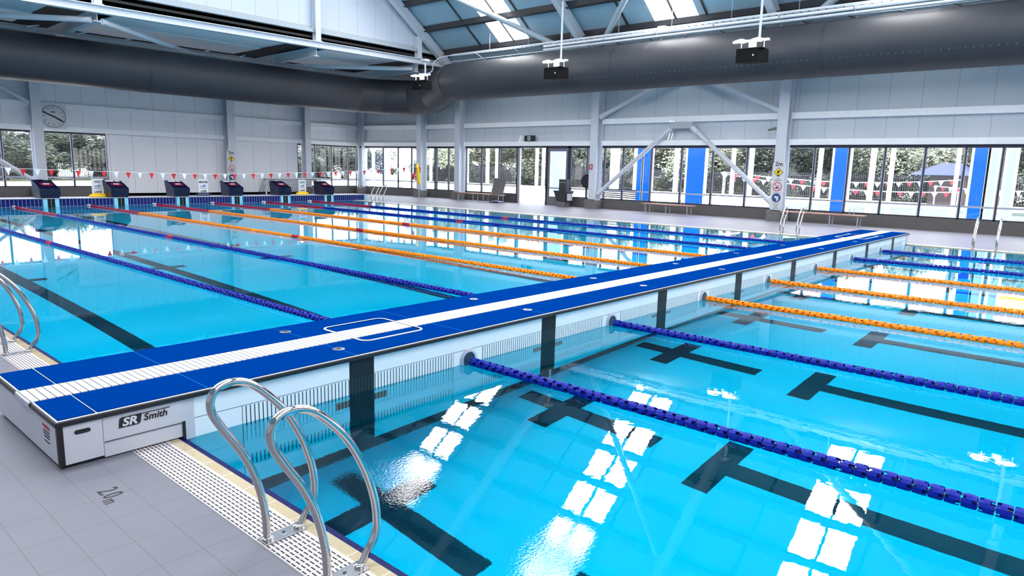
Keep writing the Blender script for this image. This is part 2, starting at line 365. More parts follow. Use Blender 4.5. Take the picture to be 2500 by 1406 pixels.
# ------------------------------------------------------------------ bulkhead
BX0, BX1, BY0, BY1, BH = -.735, 20.75, -.03, 1.31, .33
bk = thing('movable_bulkhead', 'long white bulkhead with blue anti-slip deck spanning the pool', 'bulkhead', (10, .64, 0))
b = MB(); b.box(.045, PW-.02, BY0+.02, BY1-.02, -1.25, .292); b.build('hull', M['cladding'], bk)
b = MB(); b.box(-.49, -.003, BY0+.005, BY1-.005, .030, .292); b.build('side_panel', M['white'], bk)
b = MB(); b.box(PW-.02, BX1, BY0+.005, BY1-.005, .035, .292); b.build('far_end_housing', M['white'], bk)
b = MB(); b.box(-.488, -.004, BY0-.001, BY0+.004, .1275, .1305); b.box(-.013, .007, BY0-.002, BY0+.015, -.02, .135); b.build('seam', M['black'], bk)
b = MB(); b.box(-.003, .075, BY0+.012, BY1-.012, -.02, .292); b.build('corner_panel', M['white'], bk)
b = MB(); b.box(BX0, -.494, BY0, BY1, .044, .292); ec = b.build('end_cap', M['white'], bk, bevel=.002)
tag(ec, 'white end cap with slot handle and printed warning')
b = MB(); b.box(BX0+.02, -.01, BY0+.03, BY1-.03, ZD, .046); b.build('foot_rail', M['black'], bk)
b = MB(); b.box(BX0-.004, BX0+.028, BY0-.004, BY0+.024, .040, .300); b.build('corner_guard', M['black'], bk)
for ya in (BY0+.021, BY1-.041): b = MB(); b.box(.05, PW-.03, ya, ya+.02, -1.31, -1.251); b.build('bottom_seal', M['black'], bk)
for (x0, x1, y0, y1) in ((BX0-.012, BX1, BY0-.012, BY0+.02), (BX0-.012, BX1, BY1-.02, BY1+.012), (BX0-.012, BX0+.02, BY0+.02, BY1-.02)):
    b = MB(); b.box(x0, x1, y0, y1, .288, .322); b.build('bumper', M['black'], bk, bevel=.006)
b = MB(); b.box(BX0, BX1, BY0, BY1, .292, .324); b.build('deck_slab', M['white'], bk)
for (x0, x1) in ((BX0+.012, -.522), (-.510, BX1-.01)):
    for (y0, y1) in ((BY0+.018, .446), (.752, BY1-.018)):
        b = MB(); b.box(x0, x1, y0, y1, .320, .330); b.build('deck_mat', M['bluemat'], bk)
b = MB(); b.box(BX0-.02, BX1, .452, .746, .322, .334); b.build('centre_grate', M['whitegrate'], bk)
b = MB(); b.box(BX0-.024, BX0-.019, .455, .743, .298, .330); b.build('grate_lip', M['frame_light'], bk)
b = MB()
pts = [(-.05+ .0, 0)]
def stad(cx, cz, hw, hh, n=8): return [(cx+hw-hh+hh*math.cos(a), cz+hh*math.sin(a)) for a in [math.pi*(i/n-.5) for i in range(n+1)]]+[(cx-hw+hh+hh*math.cos(a), cz+hh*math.sin(a)) for a in [math.pi*(i/n+.5) for i in range(n+1)]]
b.prism(stad(-.604, .236, .044, .0125), BY0-.004, BY0+.002, 'y'); b.build('handle_slot', M['black'], ec)
# logo: black badge, underline, letters
b = MB(); b.prism([(-.402, .195), (-.283, .195), (-.272, .205), (-.262, .262), (-.385, .262), (-.396, .252)], BY0+.0015, BY0+.0045, 'y')
b.box(-.30, -.088, BY0+.0015, BY0+.0045, .2575, .262); lg = b.build('logo', M['ink'], bk)
text('logo_lettering', 'SR', M['board'], .072, (-.338, BY0+.0005, .226), (1, 0, 0), (0, 0, 1), lg, .001, shear=.2, bold=.0025, sx=1.15)
text('logo_lettering', 'Smith', M['ink'], .062, (-.180, BY0+.0015, .228), (1, 0, 0), (0, 0, 1), lg, .001, shear=.2, bold=.001, sx=1.05)
text('warning_lettering', 'WARNING', M['inkred'], .030, (BX0-.0015, .19, .236), (0, -1, 0), (0, 0, 1), ec, .0005, bold=.0006)
for i, (w_, o_) in enumerate(((.062, 0), (.062, .002), (.052, .0), (.046, -.006))):
    b = MB(); zz = .208-i*.019-(.010 if i == 3 else 0); yy = .19-w_+o_
    while yy < .19+w_: b.box(BX0-.002, BX0-.0005, yy, yy+.008, zz-.004, zz+.004); yy += .0105
    b.build('fine_print', M['ink'], ec)
for k, x in enumerate([1.41+2.475*i for i in range(9)]):
    if x > BX1-.4: continue
    for y in (.23, 1.07):
        b = MB(); b.lathe([(.052, 0), (.052, .004), (.045, .006)], (x, y, .330), 24); a = b.build('anchor_cap', M['brushed'], bk, smooth=True)
        b = MB(); b.rbox(x-.018, x+.018, y-.014, y+.014, .336, .3375, .006); b.build('slot', M['black'], a)
def ring(cx, cy, hx, hy, r, w, name):
    b = MB(); outer = []; inner = []
    for (sx_, sy_, a0) in ((1, 1, 0), (-1, 1, 90), (-1, -1, 180), (1, -1, 270)):
        for i in range(7):
            a = math.radians(a0+15*i); ca, sa = math.cos(a), math.sin(a)
            outer.append((cx+sx_*(hx-r)+r*ca, cy+sy_*(hy-r)+r*sa)); inner.append((cx+sx_*(hx-r)+(r-w)*ca, cy+sy_*(hy-r)+(r-w)*sa))
    k = len(outer); z = .3375
    b.add([(p[0], p[1], z) for p in outer+inner], [(i, (i+1) % k, (i+1) % k+k, i+k) for i in range(k)])
    b.add([(p[0], p[1], z-.006) for p in outer]+[(p[0], p[1], z) for p in outer], [(i, (i+1) % k, (i+1) % k+k, i+k) for i in range(k)])
    return b.build(name, M['board'], bk)
ring(2.07, .62, .36, .35, .09, .022, 'hatch_outline'); ring(17.9, .62, .7, .38, .1, .03, 'hatch_outline')
for x in RP:
    b = MB(); b.lathe([(.075, 0), (.108, 0), (.110, -.012), (.100, -.018), (.078, -.018), (.074, .05)], (x, BY0+.02, .035), 28, 'y'); sk = b.build('rope_socket', M['frame_light'], bk, smooth=True)
    b = MB(); b.lathe([(.0, .004), (.092, .004), (.092, -.0005), (.0, -.0005)], (x, BY0+.008, .035), 28, 'y'); b.build('socket_recess', M['recess'], sk)
# ------------------------------------------------------------------ lane ropes
PITCHF = .084
def float_bm(b, y0, r=.05, x=0, z=0, rot=0.0):
    n = 12
    def rp(a, rr, yy): return (x+rr*math.cos(a), y0+yy, z+rr*math.sin(a))
    L = .076
    ys = [0, .022, .054, L]
    for i in range(n):
        a0 = rot+2*math.pi*i/n; a1 = rot+2*math.pi*(i+1)/n
        for j in range(3):
            if j == 0 and (i % 3) == 0: continue
            if j == 2 and ((i+1) % 3) == 0: continue
            rr = [r*.93, r, r, r*.93]
            p = [rp(a0, rr[j], ys[j]), rp(a1, rr[j], ys[j]), rp(a1, rr[j+1], ys[j+1]), rp(a0, rr[j+1], ys[j+1])]
            q = [rp(a0, rr[j]-.006, ys[j]), rp(a1, rr[j]-.006, ys[j]), rp(a1, rr[j+1]-.006, ys[j+1]), rp(a0, rr[j+1]-.006, ys[j+1])]
            b.add(p+q, [(0, 1, 2, 3), (7, 6, 5, 4), (0, 4, 5, 1), (1, 5, 6, 2), (2, 6, 7, 3), (3, 7, 4, 0)])
    # web plate in the middle and hub
    ring_ = [rp(rot+2*math.pi*i/n, r*.9, .038) for i in range(n)]; b.add(ring_, [tuple(range(n))])
    b.lathe([(.018, 0), (.022, .03), (.022, .05), (.018, L)], (x, y0, z), 8, 'y')
def float_mesh(mat):
    b = MB(); float_bm(b, 0); o = b.build('float_disc', mat, fix=False); me = o.data; bpy.data.objects.remove(o); return me
FM = {c: float_mesh(M[c+'_f']) for c in ('blue', 'red', 'orange')}
cols = ['blue', 'blue', 'orange', 'orange', 'orange', 'blue', 'blue']
REDY = [12.9, 12.7, 11.2, 11.9, 12.8, 12.9, 13.0]
ordn = ['first', 'second', 'third', 'fourth', 'fifth', 'sixth', 'seventh']
def rope(k, half):
    x = RP[k]; col = cols[k]; zc = .018
    y0, y1 = (BY0-.03, -23.6) if half == 0 else (BY1+.02, PL-.35)
    lab = f"{col} lane rope, {ordn[k]} from the near pool edge, "+('on the photo right of the bulkhead' if half == 0 else 'between bulkhead and starting blocks')
    t = thing('lane_rope', lab, 'lane rope', (x, y0, 0), 0, 'lane ropes floating on the pool')
    b = MB(); b.tube([(x, y0+(.02 if half == 0 else 0), zc), (x, y1 if half == 0 else PL-.01, zc)], .006, 6); b.build('cable', M['cable'], t)
    nf = int(abs(y1-y0)/PITCHF); d = -1 if half == 0 else 1
    rest = {}
    if half == 1:
        b = MB(); b.tube([(x, PL-.01, zc+.01), (x, PL-.30, zc+.01)], .045, 10); b.build('end_spring', M['board'], t, smooth=True)
    for i in range(nf):
        yy = y0+d*(i*PITCHF)+(-PITCHF if half == 0 else 0)
        c = col
        if half == 1:
            if yy > PL-5.2: c = 'red'
            elif abs(yy-REDY[k]) < .17: c = 'red'
        rot = random.random()*6.28
        if i < 100:
            o = bpy.data.objects.new('float_disc', FM[c]); S.collection.objects.link(o); o.parent = t
            o.location = (0, yy-y0, zc+random.uniform(-.002, .002)); o.rotation_euler = (0, rot, 0)
        else:
            bb = rest.setdefault(c, MB()); float_bm(bb, yy, x=x, z=zc, rot=rot)
    for c, bb in rest.items():
        o = bb.build('float_discs', M[c+'_f'], t, fix=False); o['kind'] = 'stuff'
        if c == 'red': o['label'] = 'dark red discs nearest the wall'
for k in range(7): rope(k, 0); rope(k, 1)
# ------------------------------------------------------------------ ladders
def spl(pts, n=6):
    out = []; P = [Vector(p) for p in pts]; P = [P[0]*2-P[1]]+P+[P[-1]*2-P[-2]]
    for i in range(1, len(P)-2):
        for j in range(n):
            t = j/n; a, b_, c, d_ = P[i-1:i+3]
            out.append(.5*((2*b_)+(-a+c)*t+(2*a-5*b_+4*c-d_)*t*t+(-a+3*b_-3*c+d_)*t**3))
    out.append(P[-2]); return out
RA = [(-.290, ZD), (-.300, .19), (-.340, .37), (-.405, .52), (-.485, .65), (-.535, .745), (-.535, .815), (-.495, .858), (-.43, .868), (-.355, .845), (-.27, .775), (-.175, .665), (-.09, .51), (-.035, .35), (-.018, .22), (-.03, .145), (-.075, .08), (-.115, ZD)]
def ladder(y0, y1, mirror, label, zs=1.0, group=None):
    xb = 0 if not mirror else PW
    t = thing('pool_ladder', label, 'pool ladder', (xb-.2 if not mirror else xb+.2, (y0+y1)/2, ZD), 0, group)
    for y, ln in ((y0, .0), (y1, .0)):
        pts = [((xb-(-p[0]) if not mirror else xb-p[0]), y, ZD+(p[1]-ZD)*zs) for p in RA]
        b = MB(); b.tube(spl(pts, 5), .0195, 14); b.build('handrail', M['chrome'], t, smooth=True)
        b = MB(); sg = 1 if not mirror else -1
        xs = sorted((xb-sg*.32, xb-sg*.095)); b.box(xs[0], xs[1], y-.045, y+.045, ZD, ZD+.006); pl = b.build('base_plate', M['brushed'], t, bevel=.001)
        for fx in (.290, .117): b = MB(); b.lathe([(.030, 0), (.030, .012), (.024, .016)], (xb-sg*fx, y, ZD+.006), 18); b.build('flange', M['chrome'], pl, smooth=True)
        b = MB(); b.lathe([(.012, 0), (.010, .005)], (xb-sg*.2, y, ZD+.006), 12); b.build('screw', M['chrome'], pl, smooth=True)
    return t
ladder(-2.14, -1.62, False, 'polished steel pool ladder handrails in the foreground on the overflow grating')
ladder(3.12, 3.66, False, 'polished steel pool ladder handrails cut by the left edge of the photo')
ladder(24.3, 24.95, True, 'steel pool ladder on the far side by the tiled end platform')
ladder(3.10, 3.62, True, 'steel pool ladder on the far side in front of the long bench')
ladder(-2.15, -1.62, True, 'steel pool ladder on the far side near the right edge, beyond the bulkhead')
# ------------------------------------------------------------------ walls and windows
Z0, Z1, ZT = .48, 3.03, 7.3      # sill, head, wall top
DA, DB = 18.87, 21.0             # open doorway
CA, CB = (26.3, YW), (XW, 27.6)  # corner splay
# side wall (x = XW)
b = MB(); b.box(XW, XW+.25, -26, DA-1.42-.0, 0, Z0); b.box(XW, XW+.25, DB, CB[1], 0, Z0); b.cur = 1; b.box(XW, XW+.25, -26, CB[1], Z1+.1, ZT); b.box(XW, XW+.25, 25.8, CB[1], ZT, 7.85); struct('wall_right', b, [M['dadowall'], M['wall_side']])
# end wall (y = YW)
b = MB(); b.box(-9, CA[0], YW, YW+.25, 0, Z0); b.box(11.15, 21.85, YW, YW+.25, 0, .16); b.cur = 1
b.box(11.15, 21.85, YW-.001, YW+.25, .16, Z1+.1); b.box(-9, CA[0], YW, YW+.25, Z1+.1, 7.85); struct('wall_far_end', b, [M['dadowall'], M['wall_end']])
def slab(b, A, B, z0, z1, th=.25, off=0.0):
    A = Vector(A).to_3d(); B = Vector(B).to_3d(); d = (B-A).normalized(); nn = Vector((-d.y, d.x, 0))
    if nn.dot(Vector((1, 1, 0))) < 0: nn = -nn
    P = [A+nn*off, B+nn*off, B+nn*(off+th), A+nn*(off+th)]; b.prism([(p.x, p.y) for p in P], z0, z1); return b
b = MB(); slab(b, CA, CB, 0, Z0); b.cur = 1; slab(b, CA, CB, Z1+.1, 7.85); struct('wall_corner_splay', b, [M['dadowall'], M['wall_side']])
b = MB(); b.box(-9.25, -9, -26, 36, 0, 8); struct('wall_left', b, M['white']); b = MB(); b.box(-9, XW, -26.25, -26, 0, 20); struct('wall_near_end', b, M['white'])
wi = [0]
def window(A, B, muls, z0=Z0, z1=Z1, transom=.94, light=True):
    """window band between plan points A and B; muls are fractions"""
    wi[0] += 1; A = Vector(A).to_3d(); B = Vector(B).to_3d(); L = (B-A).length; d = (B-A)/L; nn = Vector((-d.y, d.x, 0))
    if nn.dot(Vector((1, 1, 0))) < 0: nn = -nn
    root = thing('window_%d' % wi[0], None, None, (A+B)/2+Vector((0, 0, z0))); root['kind'] = 'structure'
    b = MB()
    def seg(s0, s1, za, zb, o0=-.03, o1=.09):
        P = [A+d*s0+nn*o0, A+d*s1+nn*o0, A+d*s1+nn*o1, A+d*s0+nn*o1]; b.prism([(p.x, p.y) for p in P], za, zb)
    seg(0, L, z1-.02, z1+.10); seg(0, L, z0-.01, z0+.05)
    edges = [0]+[m*L for m in muls]+[L]
    for e in edges: seg(max(0, e-.028), min(L, e+.028), z0, z1)
    b.cur = 1
    for e in edges[1:-1]: seg(e+.03, e+.065, z0+.05, z1-.02, 0, .11)
    seg(0, L, transom-.035, transom+.035, .01, .05)
    b.build('window_frame', [M['frame'], M['frame_light']], root)
    for a, c in zip(edges[:-1], edges[1:]):
        b = MB(); P = [A+d*(a+.03)+nn*.06, A+d*(c-.03)+nn*.06]
        b.add([(P[0].x, P[0].y, z0+.05), (P[1].x, P[1].y, z0+.05), (P[1].x, P[1].y, z1-.02), (P[0].x, P[0].y, z1-.02)], [(0, 1, 2, 3)]); b.build('pane', M['glass'], root, fix=False)
def fr(a, b_, xs): return sorted([(x-a)/(b_-a) for x in xs])
window((-9, YW+.05), (11.12, YW+.05), fr(-9, 11.12, [-7.6, -6.1, -4.6, -3.1, -1.6, -.1, 1.4, 2.9, 4.4, 5.9, 6.75, 8.15, 9.58]))
window((21.87, YW+.05), (CA[0]-.0, YW+.05), fr(21.87, CA[0], [23.09, 24.33, 25.61]))
window((CA[0]+.05, CA[1]), (CB[0]+.05, CB[1]), [.34, .53, .70, .98])
window((XW+.05, DB), (XW+.05, CB[1]), fr(DB, CB[1], [22.36, 23.74, 25.02, 26.53]))
window((XW+.05, 15.2), (XW+.05, 17.3), [.5])
window((XW+.05, -24), (XW+.05, 15.2), fr(-24, 15.2, [14.11, 12.54, 10.96, 9.43, 7.85, 6.2, 5.05, 3.755, 2.47, 1.13, -.135, -1.23, -2.6, -4, -5.4, -6.8, -8.2, -9.6, -11, -12.4, -13.8, -15.2, -16.6, -18, -19.4, -20.8, -22.4]))
# door: fixed leaf with dark rails and the open doorway
dr = thing('door_1', None, None, (XW+.05, 18.2, ZD)); dr['kind'] = 'structure'
b = MB(); b.box(XW-.02, XW+.14, 17.33, 17.45, ZD, Z1+.1); b.box(XW-.02, XW+.14, DA-.07, DA+.03, ZD, Z1+.1); b.box(XW-.02, XW+.14, DB-.08, DB, ZD, Z1+.1); b.box(XW-.02, XW+.14, 17.33, DB, Z1, Z1+.12); b.build('door_frame', M['frame'], dr)
b = MB(); b.box(XW+.02, XW+.09, 17.45, DA-.07, ZD, Z0); b.box(XW+.02, XW+.09, 17.45, 17.60, Z0, Z1); b.box(XW+.02, XW+.09, 18.68, DA-.07, Z0, Z1); b.box(XW+.02, XW+.09, 17.6, 18.68, 2.85, Z1); b.box(XW+.02, XW+.09, 17.6, 18.68, 0.90, .96); dl = b.build('door_leaf', M['leafframe'], dr)
b = MB(); b.add([(XW+.05, 17.6, Z0), (XW+.05, 18.68, Z0), (XW+.05, 18.68, 2.85), (XW+.05, 17.6, 2.85)], [(0, 1, 2, 3)]); b.build('pane', M['glass'], dl, fix=False)
b = MB(); b.box(XW-.10, XW-.02, DA-.10, DA-.02, .85, 1.45); b.build('lock_box', M['black'], dl)
b = MB(); b.box(XW+.0, XW+.1, DB-.25, DB-.17, ZD, Z1); b.build('sliding_track_post', M['frame_light'], dr)
# girts
tn = [2]
def trim(b, mat, **k): tn[0] += 1; return struct('trim_%d' % tn[0], b, mat, **k)
for (y0, y1) in ((25.4, 27.7), (15.7, 25.0), (6.45, 15.3), (-3.0, 6.05), (-12.4, -3.4), (-22, -12.8)):
    b = MB(); b.box(XW-.20, XW-.005, y0, y1, Z1+.10, Z1+.33); trim(b, M['girt'], bevel=.004)
    b = MB(); b.box(XW-.20, XW-.005, y0, y1, 4.17, 4.42); trim(b, M['girt'], bevel=.004)
for (x0, x1) in ((-9, -1.2), (-1.0, 7.9), (8.3, 17.15), (17.65, 22.1), (22.55, 26.2)):
    b = MB(); b.box(x0, x1, YW-.20, YW-.005, Z1+.08, Z1+.31); trim(b, M['girt'], bevel=.004)
    b = MB(); b.box(x0, x1, YW-.20, YW-.005, 4.17, 4.42); trim(b, M['girt'], bevel=.004)
for z0, z1 in ((Z1+.10, Z1+.33), (4.17, 4.42)):
    for f0, f1 in ((.12, .80), (.90, 1.0)):
        A = Vector(CA)+(Vector(CB)-Vector(CA))*f0; B = Vector(CA)+(Vector(CB)-Vector(CA))*f1
        b = MB(); slab(b, A, B, z0, z1, .19, -.2); trim(b, M['girt'], bevel=.004)
# ------------------------------------------------------------------ columns with plinths
def column(x, y, face, label, top=7.2, w=.42):
    t = thing('steel_column', label, 'column', (x, y, ZD)); b = MB(); h = w/2
    if face == 'x': b.box(x-.28, x-.245, y-h, y+h, .44, top); b.box(x-.245, x+.2, y-.015, y+.015, .44, top); b.box(x+.2, x+.235, y-h, y+h, .44, top); b.box(x-.28, x+.235, y-h, y+h, .44, .47)
    else: b.box(x-h, x+h, y-.28, y-.245, .44, top); b.box(x-.015, x+.015, y-.245, y+.2, .44, top); b.box(x-h, x+h, y+.2, y+.235, .44, top); b.box(x-h, x+h, y-.28, y+.235, .44, .47)
    b.build('shaft', M['steel_white'], t)
    b = MB()
    b.rbox(x-.45, x+.22, y-.34, y+.34, ZD, .44, .08) if face == 'x' else b.rbox(x-.40, x+.40, y-.45, y+.22, ZD, .44, .12)
    b.build('plinth', M['plinth'], t, smooth=True)
    return t
CX = XW-.27
column(CX, 25.2, 'x', 'white steel column on the right wall, nearest the hall corner, by the short bench')
column(CX, 15.5, 'x', 'white steel column beside the waste bin, foot of the long diagonal brace')
column(CX, 6.25, 'x', 'white steel column carrying the 2m depth notice on the right wall')
column(CX, -3.2, 'x', 'white steel column on the right wall beyond the right edge of the photo')
column(8.1, YW-.27, 'y', 'white steel column beside the round pace clock on the far wall')
column(17.4, YW-.27, 'y', 'white steel column behind the depth notice on the far wall', w=.44)
column(22.3, YW-.27, 'y', 'white steel column behind the water polo goal on the far wall', w=.38)
column(26.4, YW-.45, 'y', 'white steel column in the hall corner behind the last starting block', w=.38)
column(27.0, 28.4, 'x', 'white steel column behind the yellow rescue tube', w=.40)
# braces
def strut(name, label, cat, P, r, mat, n=16):
    c = sum((Vector(p) for p in P), Vector())/len(P); b = MB(); b.tube(P, r, n); o = b.build(name, mat, smooth=True); return tag(o, label, cat)
bx = XW-.36
br = thing('wall_brace', 'white tubular K brace with a bracket plate across the right wall windows', 'brace', (bx, 10.85, 4.0))
b = MB(); b.box(bx-.05, bx+.05, 10.35, 11.35, 3.87, 4.15); b.box(bx-.06, bx+.06, 10.30, 10.42, 3.78, 4.15); b.box(bx-.06, bx+.06, 11.28, 11.40, 3.78, 4.15); b.build('bracket_plate', M['steel_grey'], br)
for P in ([(bx, 11.38, 3.90), (bx, 15.25, .75)], [(bx, 10.32, 3.90), (bx, 6.50, .75)], [(bx, 15.3, 4.50), (bx, 10.9, 6.43)], [(bx, 6.45, 4.50), (bx, 10.8, 6.43)]):
    A, B = Vector(P[0]), Vector(P[1]); d = (B-A).normalized()
    b = MB(); b.tube([A, A+d*.35], .13, 12); b.tube([A+d*.3, B-d*.3], .10, 16); b.tube([B-d*.35, B], .12, 12); b.build('brace_tube', M['steel_white'], br, smooth=True)
bl = thing('wall_brace', 'white tubular brace crossing the window at the left edge of the photo', 'brace', (5.9, YW-.35, 3))
for P in ([(7.9, YW-.36, 4.35), (3.6, YW-.36, 6.8)], [(8.05, YW-.36, .6), (4.1, YW-.36, 3.45)]):
    b = MB(); b.tube(P, .10, 14); b.build('brace_tube', M['steel_white'], bl, smooth=True)
# ------------------------------------------------------------------ roof
SL = .72; ZR0 = 8.25
def zr(x): return ZR0-SL*(x-25.6)
XR = 10.2
SKY = [(20.75, 18.75), (11.65, 9.60), (2.75, .85), (-6.3, -8.2), (-15.3, -17.2)]
YG = 25.55
b = MB()
def slope_quad(b, x0, x1, y0, y1, dz=0.0, mirror=False):
    f = (lambda x: 2*XR-x) if mirror else (lambda x: x)
    b.add([(f(x0), y0, zr(x0)+dz), (f(x1), y0, zr(x1)+dz), (f(x1), y1, zr(x1)+dz), (f(x0), y1, zr(x0)+dz)], [(0, 1, 2, 3)])
for mir in (False, True):
    ys = [YG+.2]
    for a, c in SKY: ys += [a, c]
    ys.append(-26.2)
    for i in range(0, len(ys), 2): slope_quad(b, XR, 27.7 if not mir else 29.5, ys[i+1], ys[i], .05, mir)
    for a, c in SKY:
        slope_quad(b, 25.65, 27.7 if not mir else 29.5, c, a, .05, mir); slope_quad(b, XR, 11.4, c, a, .05, mir)
struct('ceiling', b, M['roofsheet'], fix=False)
for mir in (False, True):
    f = (lambda x: 2*XR-x) if mir else (lambda x: x)
    for a, c in SKY:
        wi[0] += 1; root = thing('window_%d' % wi[0], None, None, (f(20), (a+c)/2, zr(20))); root['kind'] = 'structure'
        xe = 18.0 if (a > 20 and not mir) else 11.4
        if xe > 12: bb = MB(); slope_quad(bb, 11.4, xe, c, a, .06, mir); trim(bb, M['roofsheet'], fix=False)
        b = MB(); slope_quad(b, xe, 25.65, c, c+.93, .06, mir); b.build('pane', M['skylight'], root, fix=False)
        b = MB(); slope_quad(b, xe, 25.65, a-.93, a, .06, mir); b.build('pane', M['skylight'], root, fix=False)
        b = MB()
        ym = (a+c)/2
        for y0, y1, dz in ((ym-.045, ym+.045, -.0), (a+1.30, a+1.38, -.02), (c-.42, c-.34, -.02)):
            b.add([(f(x), y, zr(x)+dz+h) for x in (11.4, 25.7) for y in (y0, y1) for h in (0, .08)], [(0, 1, 5, 4), (2, 6, 7, 3), (0, 4, 6, 2), (1, 3, 7, 5)])
        b.build('window_frame', M['purlin'], root)
    for i in range(11):
        x = 25.62-1.42*i; z = zr(x)
        b = MB(); b.add([(f(x+dx), y, z+dzz) for y in (-26, YG-.1) for dx, dzz in ((-.08, .08), (.0, -.15), (.12, -.22), (.14, -.05))], [(0, 1, 5, 4), (1, 2, 6, 5), (2, 3, 7, 6), (3, 0, 4, 7)])
        trim(b, M['purlin'])
# eave fascia strip above the duct on the side wall
b = MB(); b.box(XW-.05, XW+.3, -26, CB[1], 6.7, 7.3); trim(b, M['steel_grey'])
# rafters
def ibeam(A, B, depth, flange, mat, name, label, up=None, extra=None):
    A = Vector(A); B = Vector(B); d = (B-A).normalized(); side = d.cross(Vector((0, 0, 1))).normalized(); upv = side.cross(d)
    b = MB()
    def bar(s0, s1, u0, u1):
        vs = [P+side*s+upv*u for P in (A, B) for (s, u) in ((s0, u0), (s1, u0), (s1, u1), (s0, u1))]
        b.add(vs, [(0, 1, 2, 3), (4, 7, 6, 5), (0, 4, 5, 1), (1, 5, 6, 2), (2, 6, 7, 3), (3, 7, 4, 0)])
    bar(-flange/2, flange/2, 0, .03); bar(-flange/2, flange/2, depth-.03, depth); bar(-.012, .012, .03, depth-.03)
    if extra: extra(b)
    o = b.build(name, mat); return tag(o, label, 'beam')
for y, lab in ((25.1, 'pale steel rafter beside the gable wall at the hall corner'), (15.5, 'pale steel rafter between the two skylight strips'), (6.4, 'pale steel rafter above the rightmost hanging lamp pair'), (-2.9, 'pale steel rafter beyond the right edge of the photo'), (-12, 'pale steel rafter over the near half of the pool'), (-21, 'pale steel rafter over the near end of the pool')):
    ibeam((26.9, y, zr(26.9)-.62), (XR, y, zr(XR)-.62), .42, .30, M['steel_white'], 'roof_rafter', lab)
    ibeam((2*XR-28, y, zr(28)-.62), (XR, y, zr(XR)-.62), .42, .30, M['steel_white'], 'roof_rafter', lab.replace('pale steel', 'opposite pale steel'))
    b = MB(); b.box(26.2, 27.3, y-.16, y+.16, 6.6, 7.35); trim(b, M['steel_white'])
def rp(x, y, dz=-.55): return (x, y, zr(x)+dz)
for i, (A, B, lab) in enumerate(((rp(19.5, 24.9), rp(26.3, 15.8), 'pale roof brace tube crossing the left skylight strip'),
        (rp(19.5, 6.6), rp(26.3, 15.2), 'pale roof brace tube rising between the two skylight strips'),
        (rp(20.8, -2.6), rp(26.3, 6.1), 'pale roof brace tube beside the rightmost hanging lamp pair'))):
    strut('roof_brace', lab, 'brace', [A, B], .13, M['steel_grey'])
# gable wall and low roof over the end bay
b = MB(); b.add([(x, YG, z) for x, z in ((-7, 8.05), (26.6, 8.05), (26.6, zr(26.6)+.1), (XR, zr(XR)), (-6.2, zr(26.6)))], [(0, 1, 2, 3, 4)]); b.box(-9, 27.6, YG+.02, YG+.2, 8.1, 8.4); struct('wall_gable', b, M['wall_gable'], fix=False)
b = MB(); b.box(-9, 27.0, YG-.22, YG+.05, 8.05, 8.20); b.box(-9, 27.0, YG-.05, YG+.05, 8.2, 8.33); trim(b, M['steel_grey'])
ibeam((-9, 25.3, 7.12), (27.0, 25.3, 7.42), .30, .30, M['steel_white'], 'tie_beam', 'long white horizontal beam below the gable wall, above the dark duct')
for x, lab in ((-1.3, 'white gable post beyond the left edge of the photo'), (8.2, 'white gable post rising from the long white beam at the left'), (17.7, 'white gable post in the middle of the pale gable wall'), (24.05, 'white gable post meeting the rafter at the hall corner')):
    top = min(zr(x)-.5, zr(2*XR-x)-.5) if x > 20 else min(11.5, zr(2*XR-x)-.6)
    zb = 7.425+.3*(x+9)/36; b = MB(); b.box(x-.14, x+.14, 25.2, 25.23, zb, top); b.box(x-.14, x+.14, 25.47, 25.5, zb, top); b.box(x-.012, x+.012, 25.23, 25.47, zb, top); b.box(x-.2, x+.2, 25.18, 25.48, zb, zb+.03)
    o = b.build('gable_post', M['steel_white']); tag(o, lab, 'post')
    ibeam((x, 25.4, 6.98), (x, YW-.56, 6.87), .42, .26, M['steel_white'], 'end_bay_rafter', lab.replace('gable post', 'low rafter').replace('rising from', 'running back from').replace('meeting the rafter', 'running back'))
b = MB(); b.box(-9, 27.6, 25.5, YW+.3, 7.80, 7.9); struct('ceiling_end_bay', b, M['lowdark'])
pn = 0
for x0, x1 in ((-8, -2.4), (-.2, 7.0), (9.3, 16.7), (18.9, 23.3)):
    for y0, y1 in ((26.0, 28.7), (28.78, 31.6)):
        b = MB(); b.box(x0, x1, y0, y1, 7.52-.03*(y0-26)/2.3, 7.57); trim(b, M['soffit'])
for i, P in enumerate((([(8.4, 25.5, 7.02), (14.7, 31.1, 7.02)], 'white diagonal tube running from the beam joint back over the left duct'), ([(8.0, 25.5, 7.02), (1.7, 31.1, 7.02)], 'white horizontal tube at the top left corner of the photo'), ([(18.2, 31.1, 7.05), (23.85, 25.6, 7.15)], 'grey horizontal tube just above the duct left of the corner'))):
    strut('end_bay_brace', P[1], 'brace', P[0], .11, M['steel_white'])
